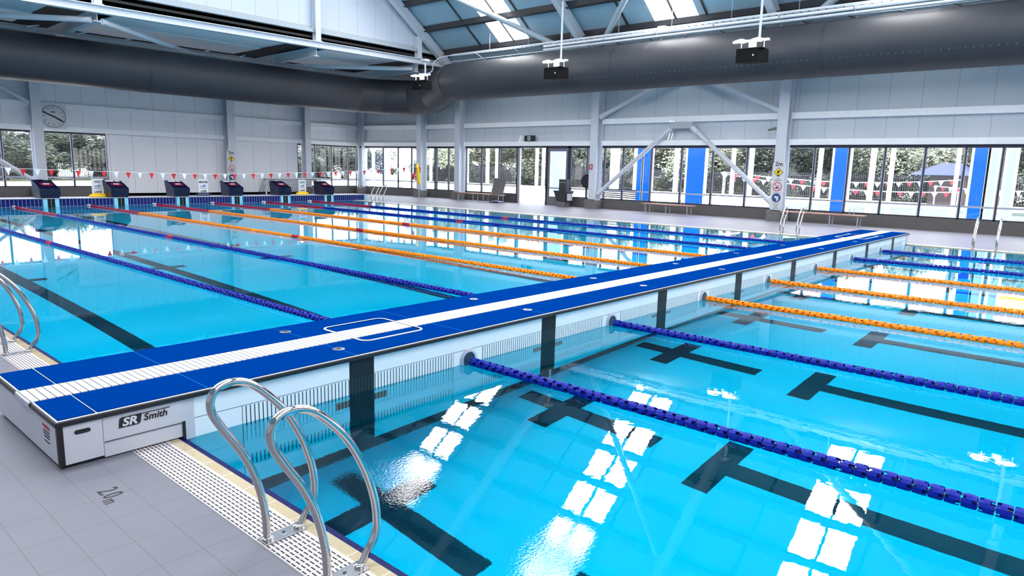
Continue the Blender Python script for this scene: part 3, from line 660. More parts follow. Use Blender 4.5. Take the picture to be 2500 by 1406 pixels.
# ------------------------------------------------------------------ duct
R1 = .97
dt = thing('air_duct', 'large dark grey round air duct running along two walls and turning the corner', 'duct', (22, 20, 6.3))
pR0, pR1 = Vector((25.55, -25, 6.46)), Vector((24.95, 23.6, 6.41)); pL0, pL1 = Vector((-9, 29.2, 5.83)), Vector((22.6, 29.2, 5.83))
b = MB(); b.tube([pR0, pR0.lerp(pR1, .5), pR1], R1, 48); b.build('straight_duct', M['duct'], dt, smooth=True)
b = MB(); b.tube([pL0, pL0.lerp(pL1, .5), pL1], .955, 48); b.build('straight_duct', M['duct'], dt, smooth=True)
E_ = [pL1, Vector((24.2, 28.7, 5.83)), Vector((25.4, 27.3, 5.83)), Vector((25.55, 25.7, 5.93)), pR1]
for i in range(4):
    A, B = E_[i], E_[i+1]; d = (B-A).normalized(); b = MB(); b.tube([A-d*.12, B+d*.12], [.955+.004*i, .955+.004*(i+1)], 40); b.build('elbow_segment', M['duct'], dt, smooth=True)
def hoop(P, d, r, parent, name='seam_band', w=.02, mat='dark'):
    d = Vector(d).normalized(); b = MB(); b.tube([P-d*w, P+d*w], r+.008, 48, cap=False); b.build(name, M[mat], parent, smooth=True)
for t_ in (.2, .42, .60, .78): hoop(pR0.lerp(pR1, t_), pR1-pR0, R1, dt)
hoop(Vector((11.2, 29.2, 5.81)), (1, 0, 0), .955, dt); hoop(pL1, (1, 0, 0), .955, dt, w=.03); hoop(pR1, pR1-pR0, R1, dt, w=.03)
for i in (1, 2, 3): hoop(E_[i], E_[i+1]-E_[i-1], .965, dt, w=.02)
b = MB(); a0 = pR0+Vector((-.18, 0, R1+.07)); a1 = pR1+Vector((-.18, 0, R1+.07)); b.tube([a0, a1], .025, 8); b.build('suspension_rail', M['steel_grey'], dt)
b = MB(); b.tube([pL0+Vector((0, -.2, 1.03)), pL1+Vector((0, -.2, 1.03)), E_[2]+Vector((-.1, -.1, 1.03))], .025, 8); b.build('suspension_rail', M['steel_grey'], dt)
for i in range(30):
    y = 23-i*1.6; P = pR0.lerp(pR1, (y+25)/49)
    b = MB(); b.tube([P+Vector((-.18, 0, R1+.07)), P+Vector((-.30, -.25, R1-.04))], .02, 6); b.build('hanger_strap', M['dark'], dt)
for i in range(13):
    x = 1.5+i*1.75; b = MB(); b.tube([(x, 28.6, 6.92), (x+.55, 29.2, 7.12)], .028, 6); b.build('hanger_strap', M['steel_white'], dt)
# air nozzle dots: one row of small outlets along the duct side facing the pool
b = MB()
for i in range(110):
    y = 16.5-i*.22; P = pR0.lerp(pR1, (y+25)/49); a = math.radians(208); q = P+Vector((math.cos(a)*R1, 0, math.sin(a)*R1)); nn = Vector((math.cos(a), 0, math.sin(a)))
    b.tube([q-nn*.005, q+nn*.012], .011, 6)
    if i % 1 == 0:
        a = math.radians(152); q = P+Vector((math.cos(a)*R1, .1, math.sin(a)*R1)); nn = Vector((math.cos(a), 0, math.sin(a))); b.cur = 1; b.tube([q-nn*.005, q+nn*.006], .012, 6); b.cur = 0
o = b.build('air_nozzles', [M['steel_grey'], M['black']], dt, fix=False); o['kind'] = 'stuff'
# ------------------------------------------------------------------ cable tray, pipes, lamps, speakers
ct = thing('cable_tray', 'white perforated cable tray running along the rafters above the right duct', 'cable tray', (25, 5, 7.8))
b = MB(); tx = 25.0
b.box(tx-.11, tx-.09, -25, 23.6, 7.80, 7.88); b.box(tx+.09, tx+.11, -25, 23.6, 7.80, 7.88)
for i in range(160): b.box(tx-.09, tx+.09, 23.5-i*.3, 23.55-i*.3, 7.80, 7.815)
b.build('tray_run', M['steel_white'], ct)
b = MB()
for i in range(16):
    t_ = i/15; x = 24.9-1.1*t_; z = 7.85-.55*min(1, t_*1.6); b.box(x-.06, x+.06, 23.7+.9*t_, 23.74+.9*t_, z, z+.015)
b.tube(spl([(25.0, 23.6, 7.84), (24.7, 24.2, 7.75), (24.45, 24.55, 7.45), (24.4, 24.6, 7.05), (24.1, 24.7, 6.85), (23.6, 24.8, 6.8)]), .03, 8); b.build('tray_bend', M['steel_white'], ct)
for dz, lab in ((0, 'upper of two white service pipes under the cable tray'), (-.16, 'lower of two white service pipes under the cable tray')):
    b = MB(); b.tube([(24.85, 17.2, 7.68+dz), (24.85, -25, 7.68+dz)], .055, 10); o = b.build('service_pipe', M['whitepost' if dz == 0 else 'steel_white'], smooth=True); tag(o, lab, 'pipe')
for i in range(12):
    y = 21.5-i*2.6
    b = MB(); b.tube([(24.6, y, 7.72), (25.5, y+.1, 7.45)], .022, 6); b.tube([(25, y-.6, 7.9), (25, y-.6, zr(25))], .008, 5); b.build('tray_bracket', M['steel_white'], ct)
fl = thing('floodlight', 'small square white floodlight glowing on the cable tray above the duct', 'light', (24.95, 10.9, 7.84))
b = MB(); b.box(24.86, 25.04, 10.72, 11.08, 7.78, 7.92); b.build('housing', M['white'], fl)
b = MB(); b.box(24.84, 24.86, 10.73, 11.07, 7.72, 7.91); b.build('diffuser', M['lamp'], fl)
def lamppair(y, label, slabel):
    x, z = 23.3, 6.62
    t = thing('hanging_lamp', label, 'light', (x, y, z), 0, None)
    zt = 7.45 if 23 < y < 25 else zr(x)-.6
    b = MB(); b.tube([(x+.02, y-.25, z+.08), (x+.02, y-.25, zt)], .045, 10); b.build('pole', M['steel_white'], t, smooth=True)
    b = MB(); b.box(x-.05, x+.07, y-.62, y+.72, z-.02, z+.07); b.build('crossarm', M['steel_white'], t)
    b = MB(); b.box(x-.15, x+.2, y-.4, y-.1, zt-.12, zt); b.build('rafter_clamp', M['steel_white'], t)
    for dy in (-.26, .36):
        b = MB(); b.lathe([(.05, .085), (.10, .07), (.22, .03), (.265, .0), (.265, -.01), (.0, -.01)], (x-.12, y+dy, z+.02), 24); h = b.build('lamp_shade', M['steel_white'], t, smooth=True)
        b = MB(); b.lathe([(.0, -.014), (.25, -.014), (.25, -.03), (.0, -.045)], (x-.12, y+dy, z+.02), 24); b.build('diffuser', M['lamp'], h, smooth=True)
    s = thing('hanging_loudspeaker', slabel, 'loudspeaker', (x, y-.05, z-.75))
    b = MB(); b.prism([(x-.30, y+.45), (x-.30, y-.35), (x+.22, y-.55), (x+.25, y+.35)], z-.75, z-.28); b.build('cabinet', M['speaker'], s, bevel=.015)
    b = MB(); b.box(x-.32, x+.26, y-.5, y+.48, z-.28, z-.255); b.build('top_plate', M['dark'], s)
    b = MB(); b.box(x-.05, x+.05, y-.15, y+.1, z-.26, z-.02); b.build('bracket', M['steel_white'], s)
    for hx, hy in ((x-.1, y+.35), (x, y-.45)): b = MB(); b.tube([(hx, hy, z-.26), (hx, hy, z)], .015, 6); b.build('hanging_rod', M['steel_white'], s)
    b = MB(); b.box(x-.305, x-.298, y-.22, y-.17, z-.55, z-.49); b.build('badge', M['board'], s)
lamppair(6.25, 'pair of glowing white lamps on a pole, rightmost, in front of the duct', 'black loudspeaker below the rightmost pair of hanging lamps')
lamppair(15.2, 'pair of glowing white lamps on a pole, the middle pair along the duct', 'black loudspeaker below the middle pair of hanging lamps')
lamppair(24.2, 'pair of glowing white lamps at the duct corner, the farthest pair', 'black loudspeaker below the lamps at the duct corner')
lamppair(-2.6, 'pair of glowing white lamps beyond the right edge, seen reflected in water', 'black loudspeaker below the lamp pair beyond the right edge')
# ------------------------------------------------------------------ pace clock, signs, notices
ck = thing('pace_clock', 'round white pace clock with black hand on the far wall', 'clock', (8.82, YW-.3, 3.77))
yc = YW-.36
b = MB(); b.box(8.27, 9.33, yc, yc+.06, 3.25, 4.31); b.build('backboard', M['board'], ck)
b = MB(); b.tube([(8.80+.5*math.cos(a), yc-.004, 3.78+.5*math.sin(a)) for a in [2*math.pi*i/48 for i in range(48)]], .010, 6, closed=True); b.build('bezel', M['ink'], ck)
for i in range(12):
    a = math.radians(90-30*i); text('numeral', '60' if i == 0 else str(5*i), M['ink'], .10, (8.80+.39*math.cos(a), yc-.003, 3.78+.39*math.sin(a)), (1, 0, 0), (0, 0, 1), ck, .001)
b = MB(); A = Vector((8.80, yc-.012, 3.78)); d1 = Vector((-.43, 0, .20)); d2 = Vector((.40, 0, -.23)); b.tube([A, A+d1], .032, 6); b.tube([A+d2*0, A+d2], .032, 6); b.lathe([(.035, -.01), (.035, .01)], (A.x, A.y, A.z), 12, 'y'); b.build('hand', M['ink'], ck)
b = MB(); b.tube([A+Vector((.02, -.004, .03)), A+Vector((.34, -.004, -.15))], .007, 6); b.build('sweep_hand', M['inkred'], ck)
b = MB(); b.prism([(8.80+.11*math.cos(q), 3.98+.024*math.sin(q)) for q in [2*math.pi*i/20 for i in range(20)]], yc-.004, yc-.001, 'y'); b.build('maker_mark', M['ink'], ck)
def notice(P, right, label):
    t = thing('depth_notice', label, 'sign', P); P = Vector(P); r = Vector(right); nn = r.cross(Vector((0, 0, 1)))
    def poly(pts, mat, name, par, off, th=.004):
        b = MB(); k = len(pts); f0 = [P+r*p[0]+Vector((0, 0, p[1]))+nn*off for p in pts]; f1 = [q+nn*th for q in f0]
        b.add(f0+f1, [tuple(range(k)), tuple(range(k, 2*k))[::-1]]+[(i, (i+1) % k, (i+1) % k+k, i+k) for i in range(k)]); return b.build(name, M[mat], par)
    w, h = .255, 2.12
    pts = [(-w+.06, 0), (w-.06, 0), (w, .08), (w, h-.22), (w-.12, h), (-w+.12, h), (-w, h-.22), (-w, .08)]
    bd = poly(pts, 'board', 'board', t, 0, .03)
    def T(s, z, size, m='ink', bold=0): text('lettering', s, M[m], size, P+Vector((0, 0, z))+nn*.033, right, (0, 0, 1), bd, .001, bold=bold)
    T('2m', h-.25, .25, 'ink', .004)
    zc = h-.58
    poly([(0, zc+.19), (.19, zc), (0, zc-.19), (-.19, zc)], 'ink', 'danger_symbol', t, .031); poly([(0, zc+.165), (.165, zc), (0, zc-.165), (-.165, zc)], 'inkyellow', 'danger_symbol', t, .036)
    poly([(-.05, zc-.10), (.06, zc-.10), (.0, zc-.16)], 'ink', 'pictogram', t, .041); poly([(-.04, zc+.05), (.05, zc+.09), (.06, zc+.02), (-.02, zc-.06), (-.05, zc-.06)], 'ink', 'pictogram', t, .041)
    T('Danger', h-.84, .06); T('Deep Water', h-.91, .06)
    zc = h-1.16
    circ = lambda R_, c: [(R_*math.cos(2*math.pi*i/28), c+R_*math.sin(2*math.pi*i/28)) for i in range(28)]
    poly(circ(.185, zc), 'inkred', 'prohibition_symbol', t, .031); poly(circ(.155, zc), 'board', 'prohibition_symbol', t, .036)
    poly([(-.12, zc+.10), (-.10, zc+.12), (.12, zc-.10), (.10, zc-.12)], 'inkred', 'prohibition_symbol', t, .044)
    poly([(-.10, zc-.05), (0, zc-.02), (.06, zc+.05), (.08, zc+.03), (.02, zc-.05), (.05, zc-.08), (-.1, zc-.08)], 'ink', 'pictogram', t, .040); T('No diving', h-1.42, .06)
    zc = h-1.62
    poly(circ(.18, zc), 'inkblue', 'mandatory_symbol', t, .031); poly([(-.10, zc-.0), (-.05, zc+.09), (.04, zc+.06), (.10, zc+.07), (.09, zc-.1), (0, zc-.14), (0, zc-.02)], 'board', 'pictogram', t, .036)
    for i, s in enumerate(('All children', 'must be', 'actively', 'supervised')): T(s, h-1.87-i*.062, .055)
    return t
notice((26.895, 6.23, .47), (0, -1, 0), 'tall white 2m depth notice with three symbols on the right wall column')
notice((17.30, YW-.553, .52), (1, 0, 0), 'tall white 2m depth notice with symbols on the far wall column')
ex = thing('exit_sign', 'small dark green exit sign with white running figure above the doorway', 'sign', (XW-.2, 19.9, 3.38))
b = MB(); b.box(XW-.24, XW-.19, 19.55, 20.28, 3.38, 3.68); b.build('housing', simple('exit_green', (.003, .02, .014, 1), .4), ex)
b = MB(); b.box(XW-.25, XW-.24, 19.86, 20.05, 3.42, 3.64); b.build('figure_panel', M['board'], ex)
b = MB(); b.tube([(XW-.255, 19.95, 3.60), (XW-.255, 19.95, 3.615)], .022, 8); b.tube([(XW-.255, 19.96, 3.585), (XW-.255, 19.94, 3.51)], .018, 6); b.tube([(XW-.255, 19.94, 3.51), (XW-.255, 20.01, 3.46), (XW-.255, 20.02, 3.43)], .012, 6); b.tube([(XW-.255, 19.94, 3.51), (XW-.255, 19.9, 3.44)], .012, 6); b.tube([(XW-.255, 19.9, 3.55), (XW-.255, 19.96, 3.575), (XW-.255, 20.01, 3.53)], .010, 6); b.build('running_figure', M['ink'], ex)
fs = thing('fire_extinguisher_sign', 'small red and white fire sign on the column by the waste bin', 'sign', (CX-.29, 15.55, 2.0))
b = MB(); b.box(CX-.30, CX-.282, 15.5, 15.69, 1.95, 2.22); b.build('plate', M['inkred'], fs)
b = MB(); b.box(CX-.305, CX-.30, 15.56, 15.63, 1.99, 2.18); b.build('pictogram', M['board'], fs)
# ------------------------------------------------------------------ starting blocks under covers
words = ['at the left of the photo, red oval on top', 'between the yellow-footed FAST sign and the plain wall', 'left of the MEDIUM sign', 'in front of the far depth notice', 'in front of the water polo goal', 'last on the right, by the corner window']
def cover(x, idx):
    lab = 'navy vinyl covered starting block '+(words[idx-2] if idx >= 2 else ('first lane, beyond the left edge' if idx == 0 else 'second lane, beyond the left edge'))
    t = thing('starting_block', lab, 'starting block', (x, PL+.5, .315), 0, 'covered starting blocks on the end platform')
    rs = random.Random(idx); y = PL; w = .345
    prof = [(y+.08, .318), (y+.04, .50), (y+.02, .69), (y+.34, .865), (y+.64, 1.01), (y+.74, .98), (y+.78, .318)]
    b = MB(); nx = 7; vs = []
    for i in range(nx):
        u = i/(nx-1)*2-1
        for j, (py, pz) in enumerate(prof):
            bulge = 1-.10*(1 if pz < .33 else 0)-(.05 if j in (3, 4, 5) else 0)
            vs.append((x+u*w*bulge-(.11 if j in (4, 5) else .055 if j == 3 else .04 if j == 6 else 0)+rs.uniform(-.012, .012), py+rs.uniform(-.018, .018), pz+(rs.uniform(-.012, .012) if pz > .4 else 0)))
    k = len(prof); fs = [(i*k+j, i*k+(j+1) % k, (i+1)*k+(j+1) % k, (i+1)*k+j) for i in range(nx-1) for j in range(k)]
    fs += [tuple(range(k)), tuple(range((nx-1)*k, nx*k))]; b.add(vs, fs); c = b.build('cover', M['navycover'], t, smooth=True)
    # oval badge and lettering strip on the sloping top
    O0 = Vector((x, y+.02, .69)); O1 = Vector((x-.11, y+.64, 1.01)); sl = (O1-O0).normalized(); nn = Vector((1, 0, 0)).cross(sl).normalized()
    def onslope(u, t_, h_): return O0.lerp(O1, t_)+Vector((u, 0, 0))+nn*h_
    b = MB(); b.add([onslope(.24*math.cos(a), .42+.20*math.sin(a), .026) for a in [2*math.pi*i/24 for i in range(24)]], [tuple(range(24))]); b.build('red_badge', M['badge'], c, fix=False)
    b = MB(); b.add([onslope(u, t_, .030) for u, t_ in ((-.12, .40), (.10, .40), (.13, .50), (-.10, .50))], [(0, 1, 2, 3)]); b.build('badge_mark', M['board'], c, fix=False)
    if idx not in (2, 6, 7):
        b = MB()
        for u0, u1 in ((-.29, .03), (.07, .24)):
            uu = u0
            while uu < u1: b.add([onslope(u, t_, .028) for u, t_ in ((uu, .74), (uu+.038, .74), (uu+.038, .91), (uu, .91))], [(0, 1, 2, 3)]); uu += .046
        b.build('lettering_strip', M['board'], c, fix=False)
    b = MB(); b.box(x-.2, x+.2, y+.15, y+.7, .316, .36); b.build('base', M['grey'], t)
for i, x in enumerate(LN): cover(x, i)
def lanesign(x, word, base, where):
    t = thing('lane_sign', f'white {word} LANE sign standing in a {base} base {where}', 'sign', (x, PL+.75, .315))
    b = MB(); y = PL+.75; b.box(x-.22, x+.22, y-.012, y+.012, .40, 1.06); bd = b.build('board', M['board'], t)
    text('lettering', word, M['ink'], .125, (x, y-.015, .93), (1, 0, 0), (0, 0, 1), bd, .001, bold=.004, sx=.85); text('lettering', 'LANE', M['ink'], .125, (x, y-.015, .52), (1, 0, 0), (0, 0, 1), bd, .001, bold=.004, sx=.9)
    b = MB(); b.tube([(x-.12, y-.016, .73), (x-.05, y-.016, .77), (x+.03, y-.016, .72), (x+.11, y-.016, .79)], .014, 6); b.lathe([(.028, -.004), (.028, .004)], (x+.03, y-.016, .79), 12, 'y'); b.tube([(x-.15, y-.016, .67), (x-.05, y-.016, .655), (x+.05, y-.016, .67), (x+.15, y-.016, .655)], .008, 5); b.build('swimmer_pictogram', M['inkblue'], bd)
    b = MB(); b.lathe([(.34, 0), (.37, .03), (.33, .09), (.20, .14), (.05, .15)], (0, 0, 0), 28); o = b.build('base', M['yellow' if base == 'yellow' else 'navy'], t, smooth=True, local=True); o.scale = (1, .45, 1)
lanesign(8.37, 'FAST', 'yellow', 'between two covered starting blocks'); lanesign(12.75, 'MEDIUM', 'navy', 'on the end platform'); lanesign(17.88, 'SLOW', 'yellow', 'in front of the goal net')
# ------------------------------------------------------------------ water polo goal
gx0, gx1, gy, gh = 18.3, 21.8, 31.6, 1.02
gl_ = thing('water_polo_goal', 'white framed water polo goal with dark net behind the starting blocks', 'goal', (20, gy, ZD))
b = MB(); b.tube([(gx0, gy, ZD), (gx0, gy, gh), (gx1, gy, gh), (gx1, gy, ZD)], .045, 8); b.build('goal_frame', M['board'], gl_)
b = MB(); b.tube([(gx0, gy+1.0, ZD+.03), (gx1, gy+1.0, ZD+.03)], .03, 6); b.tube([(gx0, gy, ZD+.03), (gx0, gy+1, ZD+.03)], .03, 6); b.tube([(gx1, gy, ZD+.03), (gx1, gy+1, ZD+.03)], .03, 6); b.tube([(gx0+.1, gy+.35, gh-.03), (gx1-.1, gy+.35, gh-.03)], .02, 6); b.build('back_frame', M['dark'], gl_)
b = MB(); NX, NZ = 26, 10
def npt(i, j):
    u = i/NX; v = j/NZ; return (gx0+(gx1-gx0)*u, gy+.35+.6*v+.05*math.sin(u*9), gh-.05-(gh-.1)*v-.05*math.sin(math.pi*u)*(1-v))
for i in range(NX+1): b.tube([npt(i, j) for j in range(NZ+1)], .011, 3)
for j in range(NZ+1): b.tube([npt(i, j) for i in range(NX+1)], .011 if j else .018, 3)
for s in (gx0, gx1):
    for j in range(6): b.tube([(s, gy, gh-.05-j*.17), (s, gy+.4+j*.11, gh-.05-j*.18)], .006, 3)
    for j in range(5): b.tube([(s, gy+.1+.17*j, gh-.03), (s, gy+.12+.19*j, .1)], .006, 3)
b.build('net', M['dark'], gl_)
# ------------------------------------------------------------------ backstroke flags with rescue tube
fz = [(-.3, 1.99), (2, 1.66), (4.4, 1.50), (6.8, 1.445), (9.1, 1.405), (10.2, 1.40), (12, 1.43), (14.8, 1.52), (17.2, 1.62), (19.1, 1.74), (20.72, 1.88)]
def zf(x):
    for (a, za), (c, zc) in zip(fz[:-1], fz[1:]):
        if a <= x <= c: return za+(zc-za)*(x-a)/(c-a)
    return 1.9
fb = thing('pennant_line', 'string of alternating red and white pennants across the far lanes', 'pennants', (10, 21.5, 1.4))
b = MB(); b.tube([(x, 21.5, zf(x)) for x in [-.3+i*.526 for i in range(40)]]+[(20.75, 21.5, 1.885)], .006, 4); b.build('cord', M['flagwhite'], fb)
i = 0; x = 4.49-.78*6
while x < 20.1:
    red = (i % 2 == 0); sw = random.uniform(-.03, .03); z = zf(x)
    b = MB(); v = [(x-.085, 21.5, z), (x+.085, 21.5, zf(x+.085)), (x+sw*.4, 21.5+sw, z-.225)]; v2 = [(p[0], p[1]+.003, p[2]) for p in v]
    b.add(v+v2, [(0, 1, 2), (5, 4, 3), (0, 3, 4, 1), (1, 4, 5, 2), (2, 5, 3, 0)]); o = b.build('pennant', M['red' if red else 'flagwhite'], fb); o['label'] = 'red pennant' if red else 'white pennant'
    x += .385; i += 1
for px, lab in ((20.76, 'steel flag pole by the far pool edge holding a yellow rescue tube'), (-.33, 'steel flag pole on the near deck beyond the left edge')):
    b = MB(); b.tube([(px, 21.5, ZD), (px-(.0 if px > 0 else 0), 21.5, 1.98)], .022, 10); b.lathe([(.06, 0), (.06, .01), (.03, .03)], (px, 21.5, ZD), 14); o = b.build('flag_pole', M['brushed'], smooth=True); tag(o, lab, 'pole')
rt = thing('rescue_tube', 'yellow foam rescue tube hanging on the flag pole with a red strap', 'rescue tube', (20.66, 21.42, 1.5))
b = MB(); b.tube(spl([(20.62, 21.42, 2.02), (20.57, 21.41, 1.88), (20.62, 21.41, 1.7), (20.68, 21.42, 1.4), (20.72, 21.43, 1.12), (20.75, 21.43, 1.03)], 4), [.05]*4+[.075]*4+[.085]*8+[.07]*4+[.04], 10); b.build('foam_body', M['yellow'], rt, smooth=True)
b = MB(); b.tube([(20.50, 21.4, 1.80), (20.72, 21.36, 1.84), (20.74, 21.4, 1.6)], .03, 6); b.tube([(20.45, 21.45, 1.62), (20.40, 21.5, 1.4), (20.42, 21.5, 1.25)], [.03, .07, .05], 8); b.build('strap', M['red'], rt)
# ------------------------------------------------------------------ benches, board, bin
def bench(y0, y1, label, legs, hooks):
    x0, x1 = 26.12, 26.62; t = thing('bench', label, 'bench', ((x0+x1)/2, (y0+y1)/2, ZD))
    b = MB()
    for i in range(3): b.box(x0+i*.17, x0+i*.17+.16, y0, y1, .435, .475)
    b.build('seat', M['wood'], t, bevel=.004)
    for y in legs:
        b = MB(); b.box(x0+.02, x1-.02, y-.02, y+.02, .405, .435)
        b.tube([(x0+.06, y, ZD), (x0+.06, y, .42)], .02, 8); b.tube([(x1-.06, y, ZD), (x1-.06, y, .42)], .02, 8); b.build('leg_frame', M['frame_light'], t)
    for y in hooks:
        b = MB(); b.tube([(x1-.1, y, .475), (x1-.1, y, .72)], .014, 8); b.tube([(x1-.1, y+.16, .475), (x1-.1, y+.16, .72)], .014, 8); b.build('armrest', M['brushed'], t)
bench(21.0, 24.5, 'wooden bench with white legs by the doorway, grey board leaning on it', (21.15, 22.3, 23.1, 24.3), (23.4,))
bench(9.65, 12.15, 'short wooden bench below the diagonal brace, blue screen behind', (9.85, 10.9, 11.95), (10.2, 11.4))
bench(2.65, 5.75, 'long wooden bench right of the depth notice column', (2.85, 3.85, 5.0, 5.6), (3.1, 4.7))
b = MB(); b.prism([(26.30, .475), (26.33, .475), (26.62, 1.36), (26.59, 1.36)], 20.95, 21.85, 'y'); bm_ = b.v; o = b.build('display_board', M['grey'])
tag(o, 'grey rectangular board leaning upright on the bench by the doorway', 'board')
b = MB(); b.lathe([(.45, 0), (.47, .03), (.35, .08), (.05, .11)], (26.45, 21.5, ZD), 24); o = b.build('sign_base', M['navy'], smooth=True); tag(o, 'navy round sign base lying under the bench by the doorway', 'sign base')
bn = thing('waste_bin', 'dark grey waste bin with tapered body standing by the door', 'waste bin', (26.85, 17.2, ZD))
b = MB(); b.add([(26.85+sx_*w_, 17.2+sy_*w_, z) for z, w_ in ((.30, .26), (.78, .36)) for sx_, sy_ in ((-1, -1), (1, -1), (1, 1), (-1, 1))], [(0, 1, 2, 3), (4, 7, 6, 5), (0, 4, 5, 1), (1, 5, 6, 2), (2, 6, 7, 3), (3, 7, 4, 0)]); b.build('body', M['greydark'], bn)
b = MB(); b.box(26.62, 27.08, 16.97, 17.43, ZD, .30); b.build('pedestal', M['grey'], bn); b = MB(); b.box(26.47, 27.23, 16.82, 17.58, .76, .84); b.build('lid', M['dark'], bn, bevel=.01)
dd = thing('dispenser', 'dark green paper dispenser standing on the waste bin', 'dispenser', (26.9, 17.2, .84))
b = MB(); b.box(26.75, 27.05, 17.0, 17.45, .84, 1.42); b.build('cabinet', M['greydark'], dd); b = MB(); b.box(26.74, 26.75, 17.0, 17.45, 1.25, 1.27); b.build('rim', M['frame_light'], dd)
b = MB(); b.lathe([(.10, 0), (.14, .02), (.155, .34), (.165, .36)], (26.8, 16.78, .34), 16); o = b.build('bucket', M['board'], smooth=True); tag(o, 'small pale bucket hanging beside the waste bin', 'bucket')
hr = thing('hose_reel', 'black hose reel half hidden behind the column by the bin', 'hose reel', (XW-.25, 15.95, 1.35))
b = MB(); b.lathe([(.34, -.06), (.36, -.06), (.36, .06), (.34, .06)], (XW-.22, 16.0, 1.35), 28, 'x'); b.build('rim', M['black'], hr, smooth=True)
b = MB(); b.tube([(XW-.22, 16+.30*math.cos(a), 1.35+.30*math.sin(a)) for a in [2*math.pi*i/24 for i in range(24)]], .05, 8, closed=True); b.build('hose', M['greydark'], hr, smooth=True)
sk_ = thing('security_camera', 'small grey security camera on the column above the 2m notice', 'camera', (26.85, 6.5, 3.75))
b = MB(); b.box(26.82, 26.89, 6.48, 6.62, 3.70, 3.82); b.tube([(26.86, 6.60, 3.74), (26.72, 6.76, 3.70)], .035, 8); b.build('housing', M['grey'], sk_)
# ------------------------------------------------------------------ outdoors
b = MB(); b.box(XW+.25, 140, -80, 140, -.3, -.02); b.box(-60, XW+.25, YW+.25, 140, -.3, -.02); o = b.build('paving', M['paving']); tag(o, 'sunlit pale concrete paving outside the windows', 'paving', kind='stuff')
b = MB(); b.box(60.5, 80, -10, 70, -.02, .01); b.box(-10, 30, 56, 80, -.02, .01); o = b.build('lawn', M['grass']); tag(o, 'dry sunlit lawn beyond the outdoor paving', 'grass', kind='stuff')
XP = 31.0
def yat(px, py, X):      # world y of a photo pixel on the plane x = X
    a = (px-1250)/FPX; b_ = -(py-703)/FPX; d = _f+_r2*a+_u2*b_; t_ = (X-CAM.x)/d.x; return CAM.y+t_*d.y
for (a, c, mt, lab) in ((1554, 1566, 'bluepanel', 'narrow blue outdoor screen left of the blue screen behind the brace'), (1570, 1588, 'bluepanel', 'blue outdoor screen seen beside the long diagonal brace'), (1676, 1719, 'bluepanel', 'wide bright blue outdoor screen above the short bench'), (2033, 2070, 'bluepanel', 'bright blue outdoor screen behind the long bench'), (2372, 2406, 'bluepanel', 'bright blue outdoor screen left of the pale blue panels'), (2412, 2432, 'bluepale', 'pale blue outdoor screen second from the right edge'), (2455, 2475, 'bluepale', 'pale blue outdoor screen at the right edge'), (938, 948, 'bluepale', 'pale blue outdoor screen behind the corner windows'), (1345, 1376, 'bluepale', 'pale blue panel seen through the door glass')):
    ya, yb = sorted((yat(a, 430, XP), yat(c, 430, XP))); b = MB(); b.box(XP, XP+.12, ya, yb, 0, 4.2); b.cur = 1; b.box(XP-.02, XP+.14, ya-.09, ya, 0, 4.2); b.box(XP-.02, XP+.14, yb, yb+.09, 0, 4.2)
    o = b.build('privacy_screen', [M[mt], M['whitepost']]); tag(o, lab, 'screen')
posts = [(912, 6), (978, 6), (1052, 5), (1140, 8), (1190, 7), (1212, 4), (1310, 6), (1326, 6), (1500, 26), (1550, 6), (1650, 10), (1788, 7), (1832, 9), (2000, 8), (2128, 10), (2175, 8), (2335, 7), (2440, 6)]
for i, (px, wd) in enumerate(posts):
    X = 32.5; y = yat(px, 430, X); w_ = wd*.010; b = MB(); b.box(X-.1, X+.1, y-w_, y+w_, 0, 4.6); o = b.build('outdoor_post', M['whitepost'])
    tag(o, 'white square outdoor post seen through the windows', 'post', 'white posts outside the right windows')
# outdoor pool and pennants
b = MB(); b.box(36, 58, -26, 12, -.02, .0); o = b.build('outdoor_pool', M['pooloutside']); tag(o, 'bright outdoor pool beyond the right windows', 'pool')
for i in range(5):
    b = MB(); b.tube([(38+i*2.5, -26, .03), (38+i*2.5, 12, .03)], .06, 5); o = b.build('outdoor_lane_rope', M['cable']); tag(o, 'dark lane rope floating on the outdoor pool', 'lane rope', 'lane ropes on the outdoor pool')
for li, (A, B, lab) in enumerate((((36.5, 13, 2.0), (48, 3, 1.9), 'outdoor pennant line right of the 2m notice column'), ((40, 14.5, 1.9), (44, 2.5, 1.2), 'outdoor pennant line across the middle windows'), ((46, 4, 1.5), (40, -5.5, 2.0), 'outdoor pennant line across the rightmost windows'))):
    t = thing('outdoor_pennant_line', lab, 'pennants', A); A = Vector(A); B = Vector(B)
    for Q in (A, B): b = MB(); b.tube([(Q.x, Q.y, 0), (Q.x, Q.y, Q.z+.05)], .03, 6); b.build('post', M['whitepost'], t)
    b = MB(); N_ = 22
    P = [A.lerp(B, i/N_)-Vector((0, 0, .35*math.sin(math.pi*i/N_))) for i in range(N_+1)]; b.tube(P, .02, 4); b.build('cord', M['flagwhite'], t)
    for i in range(N_):
        q = P[i]; d = (P[i+1]-P[i])*.28; b = MB(); v = [q-d, q+d, q-Vector((0, 0, .30))]; b.add(v, [(0, 1, 2)]); b.add([p+Vector((.004, .004, 0)) for p in v], [(2, 1, 0)]); o = b.build('pennant', M['red' if i % 2 else 'flagwhite'], t, fix=False); o['label'] = 'red pennant' if i % 2 else 'white pennant'
